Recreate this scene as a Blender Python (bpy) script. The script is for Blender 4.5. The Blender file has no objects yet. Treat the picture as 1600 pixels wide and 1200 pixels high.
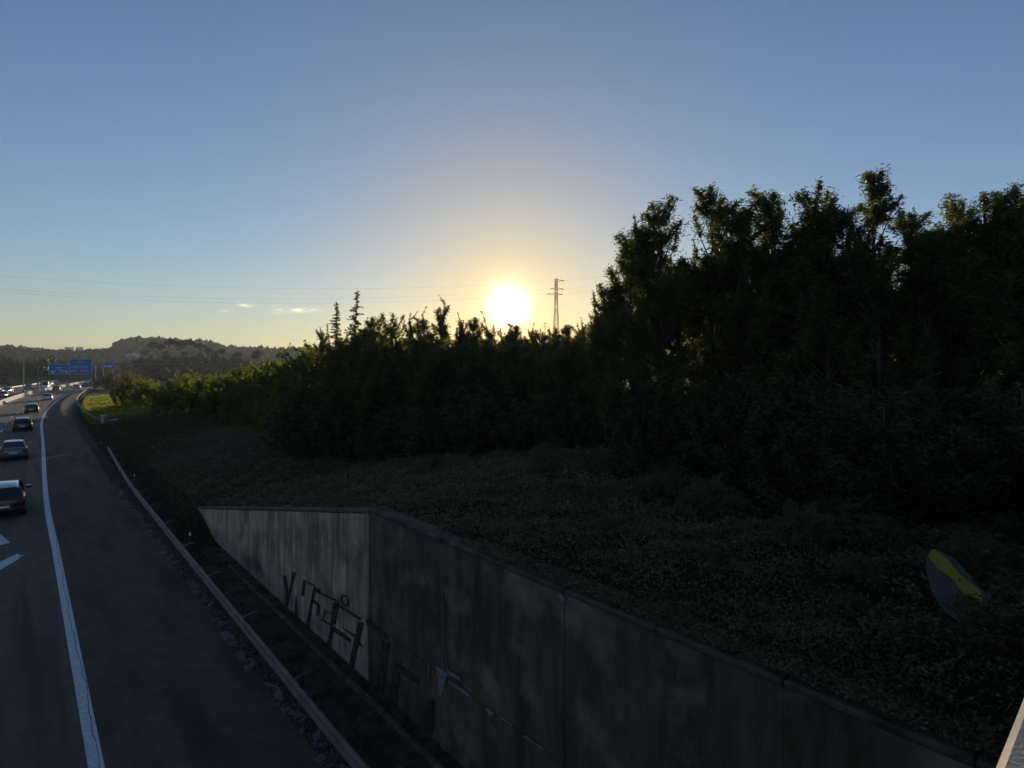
import bpy, bmesh, math, random
import numpy as np
from mathutils import Vector, Matrix

R = math.radians
random.seed(7)
rng = np.random.default_rng(11)
scene = bpy.context.scene
col = scene.collection

# ------------------------------------------------------------------ camera
F = 880.0            # focal length in photo pixels (1600 wide)
HOR = 570.0          # horizon row
CAMZ = 7.6
cam_d = bpy.data.cameras.new('camera')
cam = bpy.data.objects.new('camera', cam_d)
col.objects.link(cam)
cam.location = (0, 0, CAMZ)
cam.rotation_euler = (R(90), 0, 0)
cam_d.sensor_width = 36
cam_d.lens = 36 * F / 1600
cam_d.shift_y = -30 / 1600
cam_d.clip_start = 0.05
cam_d.clip_end = 20000
scene.camera = cam

# ------------------------------------------------------------------ sky and sun
SUN_EL = 5.9
world = bpy.data.worlds.new('World')
scene.world = world
world.use_nodes = True
wt = world.node_tree
wt.nodes.clear()


def wn(t, **k):
    n = wt.nodes.new(t)
    for a, b in k.items():
        setattr(n, a, b)
    return n


def wmath(op, a, b=None, c=None):
    n = wn('ShaderNodeMath', operation=op)
    for i, v in enumerate((a, b, c)):
        if v is None:
            continue
        if isinstance(v, (int, float)):
            n.inputs[i].default_value = v
        else:
            wt.links.new(v, n.inputs[i])
    return n.outputs[0]


wout = wn('ShaderNodeOutputWorld')
wbg = wn('ShaderNodeBackground')
sky = wn('ShaderNodeTexSky', sky_type='NISHITA')
sky.sun_disc = False
sky.sun_elevation = R(SUN_EL)
sky.sun_rotation = 0.0
sky.altitude = 50
sky.air_density = 1.0
sky.dust_density = 0.25
sky.ozone_density = 1.3
wbg.inputs['Strength'].default_value = 0.122
# aureole and blown-out disc round the sun, by angle from the sun's direction
geo = wn('ShaderNodeTexCoord')
dotn = wn('ShaderNodeVectorMath', operation='DOT_PRODUCT')
wt.links.new(geo.outputs['Generated'], dotn.inputs[0])
dotn.inputs[1].default_value = (-0.006, math.cos(R(SUN_EL)), math.sin(R(SUN_EL)))
ang = wmath('MULTIPLY', wmath('ARCCOSINE', wmath('MINIMUM', dotn.outputs['Value'], 0.999999)), 180 / math.pi)


def glow(scale, amp, colr):
    e = wmath('MULTIPLY', wmath('EXPONENT', wmath('MULTIPLY', ang, -1.0 / scale)), amp)
    m = wn('ShaderNodeVectorMath', operation='SCALE')
    m.inputs[0].default_value = colr
    wt.links.new(e, m.inputs['Scale'])
    return m.outputs[0]


def vadd(a, b):
    n = wn('ShaderNodeVectorMath', operation='ADD')
    wt.links.new(a, n.inputs[0])
    wt.links.new(b, n.inputs[1])
    return n.outputs[0]


SKYGAIN = wn('ShaderNodeVectorMath', operation='MULTIPLY')
wt.links.new(sky.outputs['Color'], SKYGAIN.inputs[0])
SKYGAIN.inputs[1].default_value = (0.665, 0.80, 1.10)
# the air toward the low sun takes out blue: reddening by angle from the sun
red = wn('ShaderNodeVectorMath', operation='SUBTRACT')
red.inputs[0].default_value = (1, 1, 1)
wt.links.new(glow(13.0, 1.0, (0.50, 0.68, 0.88)), red.inputs[1])
sk2 = wn('ShaderNodeVectorMath', operation='MULTIPLY')
wt.links.new(SKYGAIN.outputs[0], sk2.inputs[0])
wt.links.new(red.outputs[0], sk2.inputs[1])
# thicker air low down dims the horizon band all round
sepz = wn('ShaderNodeSeparateXYZ')
wt.links.new(geo.outputs['Generated'], sepz.inputs[0])
low = wmath('SUBTRACT', 1.0, wmath('MULTIPLY', wmath('EXPONENT', wmath('MULTIPLY', wmath('ABSOLUTE', sepz.outputs[2]), -9.0)), 0.30))
sk3 = wn('ShaderNodeVectorMath', operation='SCALE')
wt.links.new(sk2.outputs[0], sk3.inputs[0])
wt.links.new(low, sk3.inputs['Scale'])
sumv = vadd(sk3.outputs[0], vadd(glow(0.64, 120.0, (1.0, 0.9, 0.66)), vadd(glow(2.2, 5.0, (1.0, 0.82, 0.45)), glow(8.0, 3.6, (1.0, 0.70, 0.32)))))
# a few thin low clouds left of the sun: (azimuth px, row px, half width, half height)
sep = wn('ShaderNodeSeparateXYZ')
wt.links.new(geo.outputs['Generated'], sep.inputs[0])
az = wmath('DIVIDE', sep.outputs[0], sep.outputs[1])
el = wmath('DIVIDE', sep.outputs[2], sep.outputs[1])
cn = wn('ShaderNodeTexNoise')
cn.inputs['Scale'].default_value = 110
cn.inputs['Detail'].default_value = 4
cmap = wn('ShaderNodeMapping')
cmap.inputs['Scale'].default_value = (0.5, 0.5, 2.0)
wt.links.new(geo.outputs['Generated'], cmap.inputs['Vector'])
wt.links.new(cmap.outputs[0], cn.inputs['Vector'])
cl_total = None
for (px, py, hw, hh, a) in ((387, 477, 15, 3, 1), (436, 487, 9, 4, .8), (468, 485, 30, 4, 1), (352, 486, 8, 3, .5), (428, 477, 8, 2, .4)):
    dx = wmath('DIVIDE', wmath('SUBTRACT', az, (px - 800) / F), hw / F)
    dy = wmath('DIVIDE', wmath('SUBTRACT', el, (HOR - py) / F), hh / F)
    r2 = wmath('ADD', wmath('MULTIPLY', dx, dx), wmath('MULTIPLY', dy, dy))
    g = wmath('MULTIPLY', wmath('EXPONENT', wmath('MULTIPLY', r2, -1.2)), a)
    cl_total = g if cl_total is None else wmath('ADD', cl_total, g)
cl_mask = wmath('MULTIPLY', cl_total, wmath('MAXIMUM', wmath('MULTIPLY', wmath('SUBTRACT', cn.outputs['Fac'], 0.36), 3.2), 0.0))
cl_mask = wmath('MULTIPLY', cl_mask, wmath('GREATER_THAN', sep.outputs[1], 0.0))
clv = wn('ShaderNodeVectorMath', operation='SCALE')
clv.inputs[0].default_value = (4.4, 3.3, 1.8)
wt.links.new(cl_mask, clv.inputs['Scale'])
sumv = vadd(sumv, clv.outputs[0])
wt.links.new(sumv, wbg.inputs['Color'])
wt.links.new(wbg.outputs[0], wout.inputs['Surface'])

sun_d = bpy.data.lights.new('sun', 'SUN')
sun_d.energy = 5.0
sun_d.angle = R(0.5)
sun_d.color = (1.0, 0.82, 0.58)
sun = bpy.data.objects.new('sun', sun_d)
sun.rotation_euler = (-R(90 - SUN_EL), 0, R(0.3))
sun.location = (0, 60, 80)
col.objects.link(sun)

scene.view_settings.view_transform = 'Standard'
scene.view_settings.look = 'None'
scene.view_settings.gamma = 1
scene.view_settings.exposure = 0.25
scene.render.engine = 'CYCLES'
cy = scene.cycles
cy.use_denoising = True
cy.max_bounces = 6
cy.diffuse_bounces = 3
cy.glossy_bounces = 3
cy.transmission_bounces = 4
cy.volume_bounces = 1
cy.transparent_max_bounces = 6
cy.use_adaptive_sampling = True
cy.adaptive_threshold = 0.015
cy.sample_clamp_indirect = 6

# ------------------------------------------------------------------ materials


def mat(name, colr=(0.5, 0.5, 0.5), rough=0.8, metal=0.0, coat=0.0, spec=0.5):
    m = bpy.data.materials.new(name)
    m.use_nodes = True
    b = m.node_tree.nodes['Principled BSDF']
    b.inputs['Base Color'].default_value = (*colr, 1)
    b.inputs['Roughness'].default_value = rough
    b.inputs['Metallic'].default_value = metal
    b.inputs['Coat Weight'].default_value = coat
    b.inputs['Coat Roughness'].default_value = 0.05
    b.inputs['Specular IOR Level'].default_value = spec
    return m


def noisy(name, c1, c2, scale, rough=0.85, detail=8, lo=0.35, hi=0.65, stretch=(1, 1, 1), bump=0.0, bscale=None,
          c3=None, scale3=1.0, lo3=.5, hi3=.7, spec=0.5, coords='Object', bdist=0.02, stretch3=None, rot3=0.0):
    m = mat(name, c1, rough, spec=spec)
    nt = m.node_tree
    b = nt.nodes['Principled BSDF']
    tc = nt.nodes.new('ShaderNodeTexCoord')
    mp = nt.nodes.new('ShaderNodeMapping')
    mp.inputs['Scale'].default_value = stretch
    nt.links.new(tc.outputs[coords], mp.inputs['Vector'])
    nz = nt.nodes.new('ShaderNodeTexNoise')
    nz.inputs['Scale'].default_value = scale
    nz.inputs['Detail'].default_value = detail
    nz.inputs['Roughness'].default_value = 0.65
    nt.links.new(mp.outputs[0], nz.inputs['Vector'])
    rp = nt.nodes.new('ShaderNodeValToRGB')
    rp.color_ramp.elements[0].position = lo
    rp.color_ramp.elements[0].color = (*c1, 1)
    rp.color_ramp.elements[1].position = hi
    rp.color_ramp.elements[1].color = (*c2, 1)
    nt.links.new(nz.outputs['Fac'], rp.inputs['Fac'])
    outc = rp.outputs['Color']
    if c3 is not None:
        n3 = nt.nodes.new('ShaderNodeTexNoise')
        n3.inputs['Scale'].default_value = scale3
        n3.inputs['Detail'].default_value = 5
        if stretch3:
            mq = nt.nodes.new('ShaderNodeMapping')
            mq.vector_type = 'TEXTURE'
            mq.inputs['Rotation'].default_value = (0, 0, rot3)
            mq.inputs['Scale'].default_value = stretch3
            nt.links.new(tc.outputs[coords], mq.inputs['Vector'])
            nt.links.new(mq.outputs[0], n3.inputs['Vector'])
        else:
            nt.links.new(tc.outputs[coords], n3.inputs['Vector'])
        m3 = nt.nodes.new('ShaderNodeMapRange')
        m3.inputs['From Min'].default_value = lo3
        m3.inputs['From Max'].default_value = hi3
        nt.links.new(n3.outputs['Fac'], m3.inputs['Value'])
        mx = nt.nodes.new('ShaderNodeMix')
        mx.data_type = 'RGBA'
        nt.links.new(m3.outputs[0], mx.inputs['Factor'])
        nt.links.new(outc, mx.inputs[6])
        mx.inputs[7].default_value = (*c3, 1)
        outc = mx.outputs[2]
    nt.links.new(outc, b.inputs['Base Color'])
    if bump:
        bz = nt.nodes.new('ShaderNodeTexNoise')
        bz.inputs['Scale'].default_value = bscale or scale * 4
        bz.inputs['Detail'].default_value = 6
        nt.links.new(mp.outputs[0], bz.inputs['Vector'])
        bp = nt.nodes.new('ShaderNodeBump')
        bp.inputs['Strength'].default_value = bump
        bp.inputs['Distance'].default_value = bdist
        nt.links.new(bz.outputs['Fac'], bp.inputs['Height'])
        nt.links.new(bp.outputs[0], b.inputs['Normal'])
    return m


def leafmat(name, c1, c2, trans, tw=0.4, gloss=0.35):
    """leaf: diffuse + translucent + a little sheen; colour varies leaf by leaf and in drifts"""
    m = bpy.data.materials.new(name)
    m.use_nodes = True
    nt = m.node_tree
    nt.nodes.clear()
    out = nt.nodes.new('ShaderNodeOutputMaterial')
    g = nt.nodes.new('ShaderNodeNewGeometry')
    oi = nt.nodes.new('ShaderNodeObjectInfo')
    nz = nt.nodes.new('ShaderNodeTexNoise')
    nz.inputs['Scale'].default_value = 1.3
    nz.inputs['Detail'].default_value = 2
    nt.links.new(g.outputs['Position'], nz.inputs['Vector'])
    ad = nt.nodes.new('ShaderNodeMath')
    ad.operation = 'MULTIPLY_ADD'
    nt.links.new(g.outputs['Random Per Island'], ad.inputs[0])
    ad.inputs[1].default_value = 0.55
    nt.links.new(nz.outputs['Fac'], ad.inputs[2])
    ad2 = nt.nodes.new('ShaderNodeMath')
    ad2.operation = 'MULTIPLY_ADD'
    nt.links.new(oi.outputs['Random'], ad2.inputs[0])
    ad2.inputs[1].default_value = 0.3
    nt.links.new(ad.outputs[0], ad2.inputs[2])
    mr_ = nt.nodes.new('ShaderNodeMapRange')
    mr_.inputs['From Min'].default_value = 0.45
    mr_.inputs['From Max'].default_value = 1.3
    nt.links.new(ad2.outputs[0], mr_.inputs['Value'])
    mx = nt.nodes.new('ShaderNodeMix')
    mx.data_type = 'RGBA'
    nt.links.new(mr_.outputs[0], mx.inputs['Factor'])
    mx.inputs[6].default_value = (*c1, 1)
    mx.inputs[7].default_value = (*c2, 1)
    p = nt.nodes.new('ShaderNodeBsdfPrincipled')
    p.inputs['Roughness'].default_value = 0.5
    p.inputs['Specular IOR Level'].default_value = gloss
    nt.links.new(mx.outputs[2], p.inputs['Base Color'])
    t = nt.nodes.new('ShaderNodeBsdfTranslucent')
    mt = nt.nodes.new('ShaderNodeMix')
    mt.data_type = 'RGBA'
    mt.blend_type = 'MULTIPLY'
    mt.inputs['Factor'].default_value = 1
    nt.links.new(mx.outputs[2], mt.inputs[6])
    mt.inputs[7].default_value = (*trans, 1)
    nt.links.new(mt.outputs[2], t.inputs['Color'])
    ms = nt.nodes.new('ShaderNodeMixShader')
    ms.inputs[0].default_value = tw
    nt.links.new(p.outputs[0], ms.inputs[1])
    nt.links.new(t.outputs[0], ms.inputs[2])
    nt.links.new(ms.outputs[0], out.inputs['Surface'])
    return m


M = {}
M['asphalt'] = noisy('asphalt', (0.082, 0.060, 0.044), (0.126, 0.094, 0.070), 1.6, rough=0.8, bump=0.5, bscale=60,
                     c3=(0.048, 0.034, 0.025), scale3=1.0, lo3=.48, hi3=.66, stretch3=(14, .55, 1), rot3=math.atan2(0.754, -0.657), spec=0.35, bdist=0.006)
M['shoulder'] = noisy('shoulder_asphalt', (0.084, 0.062, 0.046), (0.122, 0.092, 0.070), 2.2, rough=0.9, bump=0.5, bscale=70,
                      c3=(0.064, 0.047, 0.035), scale3=1.0, lo3=.5, hi3=.68, stretch3=(6, 1.1, 1), rot3=math.atan2(0.754, -0.657), spec=0.2, bdist=0.006)
M['paint'] = noisy('road_paint', (0.42, 0.45, 0.46), (0.62, 0.65, 0.66), 9, rough=0.6, c3=(0.2, 0.21, 0.22), scale3=14, lo3=.6, hi3=.72)
M['soil'] = noisy('verge_soil', (0.035, 0.03, 0.022), (0.10, 0.088, 0.066), 3, rough=1, bump=1, bscale=22, spec=.1,
                  c3=(0.02, 0.028, 0.012), scale3=1.2, bdist=0.05)
M['bank'] = noisy('bank_soil', (0.012, 0.015, 0.007), (0.03, 0.035, 0.014), 2.5, rough=1, bump=1, bscale=14, spec=.1, bdist=0.08)
M['field'] = noisy('field', (0.022, 0.028, 0.013), (0.045, 0.05, 0.025), 0.02, rough=1, spec=.1, c3=(0.035, 0.034, 0.02), scale3=0.006)
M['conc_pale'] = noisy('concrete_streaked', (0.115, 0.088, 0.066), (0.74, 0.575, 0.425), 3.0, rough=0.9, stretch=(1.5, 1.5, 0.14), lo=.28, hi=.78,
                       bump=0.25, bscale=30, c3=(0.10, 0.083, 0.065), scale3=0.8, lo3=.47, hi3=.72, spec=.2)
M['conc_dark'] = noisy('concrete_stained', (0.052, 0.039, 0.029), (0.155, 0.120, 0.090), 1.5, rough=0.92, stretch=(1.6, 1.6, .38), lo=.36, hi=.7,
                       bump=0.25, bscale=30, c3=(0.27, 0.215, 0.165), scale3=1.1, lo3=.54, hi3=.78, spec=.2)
M['conc_cope'] = noisy('concrete_coping', (0.040, 0.032, 0.024), (0.135, 0.108, 0.082), 3.4, rough=0.9, bump=.4, bscale=25, spec=.2)
M['conc_new'] = noisy('concrete_barrier', (0.36, 0.34, 0.30), (0.50, 0.47, 0.42), 0.8, rough=0.9, spec=.2)
M['parapet'] = noisy('parapet_concrete', (0.24, 0.22, 0.185), (0.33, 0.30, 0.26), 5, rough=.85, bump=.2, bscale=60)
M['mortar'] = noisy('crumbled_edge', (0.09, 0.088, 0.084), (0.20, 0.195, 0.185), 6, rough=1, bump=.6, bscale=30, spec=.1)
M['galv'] = noisy('galvanised_steel', (0.095, 0.082, 0.066), (0.185, 0.16, 0.13), 2.2, rough=0.62, bump=0.05)
M['galv'].node_tree.nodes['Principled BSDF'].inputs['Metallic'].default_value = 0.35
M['steel_dark'] = mat('dark_steel', (0.09, 0.09, 0.09), .6, .3)
M['black_paint'] = noisy('spray_black', (0.010, 0.010, 0.010), (0.095, 0.08, 0.065), 9, rough=.8, lo=.45, hi=.75)
M['white_streak'] = noisy('lime_streak', (0.08, 0.082, 0.085), (0.24, 0.25, 0.26), 7, rough=.9)
M['white_plastic'] = mat('white_plastic', (0.72, 0.72, 0.70), .5)
M['sign_blue'] = mat('sign_blue', (0.0, 0.16, 0.50), .6, spec=.1)
M['sign_white'] = mat('sign_white', (0.62, 0.66, 0.70), .5)
M['sign_green'] = mat('sign_green', (0.05, 0.30, 0.22), .5)
M['teal'] = mat('teal_lid', (0.06, 0.30, 0.32), .5)
M['board'] = noisy('grey_board', (0.055, 0.05, 0.043), (0.10, 0.09, 0.08), 9, rough=.8)
M['yellow'] = noisy('yellow_paint', (0.27, 0.24, 0.010), (0.36, 0.30, 0.012), 9, rough=.7)
M['bark'] = noisy('bark', (0.05, 0.042, 0.032), (0.12, 0.10, 0.08), 5, rough=1, stretch=(3, 3, .6), bump=.6, bscale=18, spec=.1)
M['leaf_grove'] = leafmat('grove_leaf', (0.046, 0.048, 0.020), (0.110, 0.115, 0.044), (1.8, 2.0, .7), .45)
M['leaf_mid'] = leafmat('sapling_leaf', (0.046, 0.048, 0.020), (0.110, 0.110, 0.040), (2.4, 2.2, .8), .5)
M['leaf_under'] = leafmat('understorey_leaf', (0.032, 0.032, 0.014), (0.080, 0.078, 0.033), (1.4, 1.5, .7), .35)
M['leaf_hedge'] = leafmat('hedge_leaf', (0.048, 0.060, 0.016), (0.112, 0.132, 0.032), (2.5, 2.4, .7), .6)
M['leaf_rust'] = leafmat('rusty_leaf', (0.050, 0.050, 0.018), (0.115, 0.092, 0.028), (2.0, 1.9, .7), .5)
M['leaf_dark'] = leafmat('pine_leaf', (0.016, 0.021, 0.010), (0.034, 0.040, 0.019), (1.2, 1.3, .7), .2)
M['ivy'] = leafmat('ground_leaf', (0.066, 0.060, 0.030), (0.165, 0.145, 0.070), (1.3, 1.4, .7), .3)
M['grass'] = leafmat('sunlit_grass_blade', (0.040, 0.042, 0.014), (0.085, 0.090, 0.026), (5.4, 5.2, .9), .5)  # blades for the lit patch, sunlight put into the colour
M['rough'] = leafmat('shaded_grass_blade', (0.034, 0.036, 0.017), (0.085, 0.082, 0.036), (1.4, 1.5, .7), .35)  # duller copy for the shaded bank, shade put into the colour
M['straw'] = leafmat('dry_grass', (0.10, 0.085, 0.055), (0.22, 0.19, 0.13), (1.2, 1.1, .8), .35)
M['wood'] = noisy('far_wood', (0.016, 0.021, 0.012), (0.042, 0.047, 0.025), .05, rough=1, spec=.1)
M['house_wall'] = mat('house_wall', (0.70, 0.68, 0.62), .9)
M['roof_tile'] = mat('roof_tile', (0.28, 0.12, 0.08), .9)
M['window_dark'] = mat('window_dark', (0.03, 0.035, 0.04), .2)
M['tyre'] = mat('tyre', (0.015, 0.015, 0.015), .9)
M['rim'] = mat('rim', (0.35, 0.35, 0.36), .35, .8)
M['car_glass'] = mat('car_glass', (0.012, 0.014, 0.016), .06, 0, 0.3)
M['tail_red'] = mat('tail_red', (0.20, 0.012, 0.010), .25, 0, .6)
M['plate'] = mat('plate', (0.68, 0.68, 0.66), .5)
M['trim'] = mat('black_trim', (0.02, 0.02, 0.02), .6)


def emis(name, c, s):
    m = mat(name, c, .3)
    b = m.node_tree.nodes['Principled BSDF']
    b.inputs['Emission Color'].default_value = (*c, 1)
    b.inputs['Emission Strength'].default_value = s
    return m


M['head_lamp'] = emis('head_lamp_lit', (1.0, 0.93, 0.8), 3.0)
M['tail_lit'] = emis('tail_lamp_lit', (0.8, 0.06, 0.03), 0.25)

# ------------------------------------------------------------------ helpers


def tag(o, label=None, cat=None, group=None, kind=None):
    if label:
        o['label'] = label
    if cat:
        o['category'] = cat
    if group:
        o['group'] = group
    if kind:
        o['kind'] = kind
    return o


def obj(name, mesh, m=None, parent=None):
    o = bpy.data.objects.new(name, mesh)
    col.objects.link(o)
    if m is not None and mesh is not None and not mesh.materials:
        mesh.materials.append(M[m] if isinstance(m, str) else m)
    if parent is not None:
        o.parent = parent
    return o


def thing(name, loc, label, cat, group=None, rz=0.0):
    o = bpy.data.objects.new(name, None)
    col.objects.link(o)
    o.location = loc
    o.rotation_euler = (0, 0, rz)
    o.empty_display_size = 0.3
    return tag(o, label, cat, group)


def mesh_np(name, V, Fc, smooth=False):
    """quads or tris in numpy arrays -> mesh"""
    V = np.asarray(V, dtype=np.float32)
    Fc = np.asarray(Fc, dtype=np.int32)
    me = bpy.data.meshes.new(name)
    k = Fc.shape[1]
    me.vertices.add(len(V))
    me.vertices.foreach_set('co', V.ravel())
    me.loops.add(Fc.size)
    me.loops.foreach_set('vertex_index', Fc.ravel())
    me.polygons.add(len(Fc))
    me.polygons.foreach_set('loop_start', np.arange(0, Fc.size, k, dtype=np.int32))
    if smooth:
        me.polygons.foreach_set('use_smooth', np.ones(len(Fc), dtype=bool))
    me.update(calc_edges=True)
    return me


class MB:
    """collects simple solids, builds one mesh"""

    def __init__(self):
        self.v, self.f = [], []

    def add(self, v, f):
        o = len(self.v)
        self.v += [tuple(x) for x in v]
        self.f += [tuple(i + o for i in q) for q in f]
        return self

    def box(self, c, s, rot=None):
        c = Vector(c)
        pts = []
        for x in (-.5, .5):
            for y in (-.5, .5):
                for z in (-.5, .5):
                    p = Vector((x * s[0], y * s[1], z * s[2]))
                    pts.append(c + (rot @ p if rot else p))
        return self.add(pts, [(0, 1, 3, 2), (4, 6, 7, 5), (0, 4, 5, 1), (2, 3, 7, 6), (0, 2, 6, 4), (1, 5, 7, 3)])

    def hexa(self, b, t):
        """8 corners: bottom loop, top loop"""
        return self.add(list(b) + list(t), [(3, 2, 1, 0), (4, 5, 6, 7)] + [(i, (i + 1) % 4, 4 + (i + 1) % 4, 4 + i) for i in range(4)])

    def bar(self, a, b, r0, r1=None, n=6, cap=True):
        a, b = Vector(a), Vector(b)
        r1 = r0 if r1 is None else r1
        d = (b - a)
        if d.length < 1e-6:
            return self
        d.normalize()
        u = d.orthogonal().normalized()
        w = d.cross(u)
        pts = []
        for c, r in ((a, r0), (b, r1)):
            for i in range(n):
                t = 2 * math.pi * i / n
                pts.append(c + (u * math.cos(t) + w * math.sin(t)) * r)
        f = [(i, (i + 1) % n, n + (i + 1) % n, n + i) for i in range(n)]
        if cap:
            f += [tuple(range(n))[::-1], tuple(range(n, 2 * n))]
        return self.add(pts, f)

    def path(self, pts, radii, n=6):
        for i in range(len(pts) - 1):
            self.bar(pts[i], pts[i + 1], radii[i], radii[i + 1], n)
        return self

    def mesh(self, name, bevel=0, smooth=False, seg=1):
        me = bpy.data.meshes.new(name)
        me.from_pydata(self.v, [], self.f)
        if bevel:
            bm = bmesh.new()
            bm.from_mesh(me)
            bmesh.ops.bevel(bm, geom=list(bm.edges), offset=bevel, segments=seg, affect='EDGES', profile=.6)
            bm.to_mesh(me)
            bm.free()
        if smooth:
            for p in me.polygons:
                p.use_smooth = True
        me.update()
        return me

    def build(self, name, m, parent=None, bevel=0, smooth=False):
        return obj(name, self.mesh(name, bevel, smooth), m, parent)


def at(px, Y, z):
    """point at photo column px, depth Y, height z"""
    return Vector(((px - 800) / F * Y, Y, z))


def zrow(py, Y):
    return CAMZ + (HOR - py) * Y / F


def gp(px, py, z=0.0):
    """where the sight line of a pixel meets height z"""
    Y = F * (CAMZ - z) / (py - HOR)
    return Vector(((px - 800) / F * Y, Y, z))


def noise2(x, y, s=0):
    return (np.sin(x * 1.0 + s) * np.cos(y * 1.3 + s * 2) + .5 * np.sin(x * 2.3 + y * 1.7 + s * 3) + .25 * np.cos(x * 4.1 - y * 3.7 + s)) / 1.75


# ------------------------------------------------------------------ road axis: s along, d to the right of the edge line
T = Vector((-0.657, 0.754, 0)).normalized()
N = Vector((T.y, -T.x, 0))
D0 = 1.07
ctrl = [T * s + N * D0 for s in (-70, -40, -20, 0, 15, 30, 42)]
ctrl += [Vector((-46.4, 55.7, 0)), Vector((-62.7, 75.1, 0)), Vector((-76.2, 92.2, 0)), Vector((-89.9, 110.5, 0)),
         Vector((-103.9, 129.9, 0)), Vector((-117.4, 149.6, 0)), Vector((-131.8, 172.8, 0)), Vector((-146.6, 196.7, 0)),
         Vector((-187, 262, 0)), Vector((-262, 372, 0)), Vector((-350, 490, 0)), Vector((-470, 640, 0))]


def catmull(P, step=1.0):
    out = []
    for i in range(1, len(P) - 2):
        p0, p1, p2, p3 = P[i - 1], P[i], P[i + 1], P[i + 2]
        n = max(2, int((p2 - p1).length / step))
        for k in range(n):
            t = k / n
            out.append(0.5 * ((2 * p1) + (p2 - p0) * t + (2 * p0 - 5 * p1 + 4 * p2 - p3) * t * t + (3 * p1 - p0 - 3 * p2 + p3) * t ** 3))
    out.append(P[-2])
    return out


dense = np.array([tuple(p)[:2] for p in catmull(ctrl)])
for _ in range(6):
    dense[1:-1] = (dense[:-2] + 2 * dense[1:-1] + dense[2:]) / 4
arc = np.concatenate([[0], np.cumsum(np.linalg.norm(np.diff(dense, axis=0), axis=1))])
arc -= 40.0   # s = 0 where T.p = 0
tang = np.gradient(dense, axis=0)
tang /= np.linalg.norm(tang, axis=1)[:, None]
S_MAX = arc[-1]


def PD(s, d):
    """numpy: world xy for road coordinates"""
    s = np.asarray(s, float)
    d = np.asarray(d, float)
    x = np.interp(s, arc, dense[:, 0])
    y = np.interp(s, arc, dense[:, 1])
    tx = np.interp(s, arc, tang[:, 0])
    ty = np.interp(s, arc, tang[:, 1])
    return x + ty * d, y - tx * d


def P(s, d, z=0.0):
    x, y = PD(s, d)
    return Vector((float(x), float(y), z))


def heading(s):
    tx = float(np.interp(s, arc, tang[:, 0]))
    ty = float(np.interp(s, arc, tang[:, 1]))
    return math.atan2(ty, tx)


def SD(x, y):
    """nearest road coordinates of world points (numpy arrays)"""
    x = np.atleast_1d(np.asarray(x, float))
    y = np.atleast_1d(np.asarray(y, float))
    ds = np.empty_like(x)
    dd = np.empty_like(x)
    step = 4000
    for a in range(0, len(x), step):
        q = slice(a, a + step)
        dx = x[q, None] - dense[None, ::2, 0]
        dy = y[q, None] - dense[None, ::2, 1]
        i = np.argmin(dx * dx + dy * dy, axis=1) * 2
        vx = x[q] - dense[i, 0]
        vy = y[q] - dense[i, 1]
        ds[q] = arc[i] + vx * tang[i, 0] + vy * tang[i, 1]
        dd[q] = vx * tang[i, 1] - vy * tang[i, 0]
    return ds, dd


def sstep(a, b, x):
    t = np.clip((np.asarray(x, float) - a) / (b - a), 0, 1)
    return t * t * (3 - 2 * t)


def wall_top(s):
    return np.interp(s, [-100, 12.2, 29.7, 38, 60, 120, 200], [4.14, 4.14, 0.88, 0.55, 0.4, 0.35, 0.2])


def H(s, d):
    """height of the bank to the right of the motorway"""
    s = np.asarray(s, float)
    d = np.asarray(d, float)
    up = np.interp(s, [-50, 10, 30, 60, 110, 200], [0.07, 0.07, 0.13, 0.15, 0.12, 0.05])
    base = wall_top(s) - 0.10 + up * np.clip(d - 5.4, 0, 14)
    z = base * (1 - sstep(30, 60, d)) + (-1.0) * sstep(30, 60, d)
    z = z * (1 - sstep(150, 230, s)) + (-0.6) * sstep(150, 230, s)
    return z + 0.10 * noise2(s * .5, d * .6) * sstep(5.6, 7.5, d) + 0.05 * noise2(s * 1.7, d * 1.9, 2) * sstep(5.6, 7, d)


def ground_at(x, y):
    s, d = SD(x, y)
    return float(H(s, d)[0])


def grid(name, ss, dd, zf, m, kind='structure'):
    Sg, Dg = np.meshgrid(ss, dd, indexing='ij')
    X, Y = PD(Sg, Dg)
    Z = zf(Sg, Dg)
    V = np.stack([X, Y, Z], -1).reshape(-1, 3)
    a, b = len(ss), len(dd)
    I = np.arange(a * b).reshape(a, b)
    Fc = np.stack([I[:-1, :-1], I[:-1, 1:], I[1:, 1:], I[1:, :-1]], -1).reshape(-1, 4)[:, ::-1]
    o = obj(name, mesh_np(name, V, Fc, True), m)
    if kind:
        o['kind'] = kind
    return o


# ------------------------------------------------------------------ setting: ground, hills, roads, bank
# ground sheet with hills, polar grid out to the horizon
GR = 2600.0
rr = np.concatenate([np.linspace(0.5, 120, 40), np.geomspace(124, GR, 90)])
aa = np.radians(np.concatenate([np.linspace(-180, -62, 24), np.linspace(-60, 62, 260), np.linspace(64, 178, 24)]))


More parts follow.
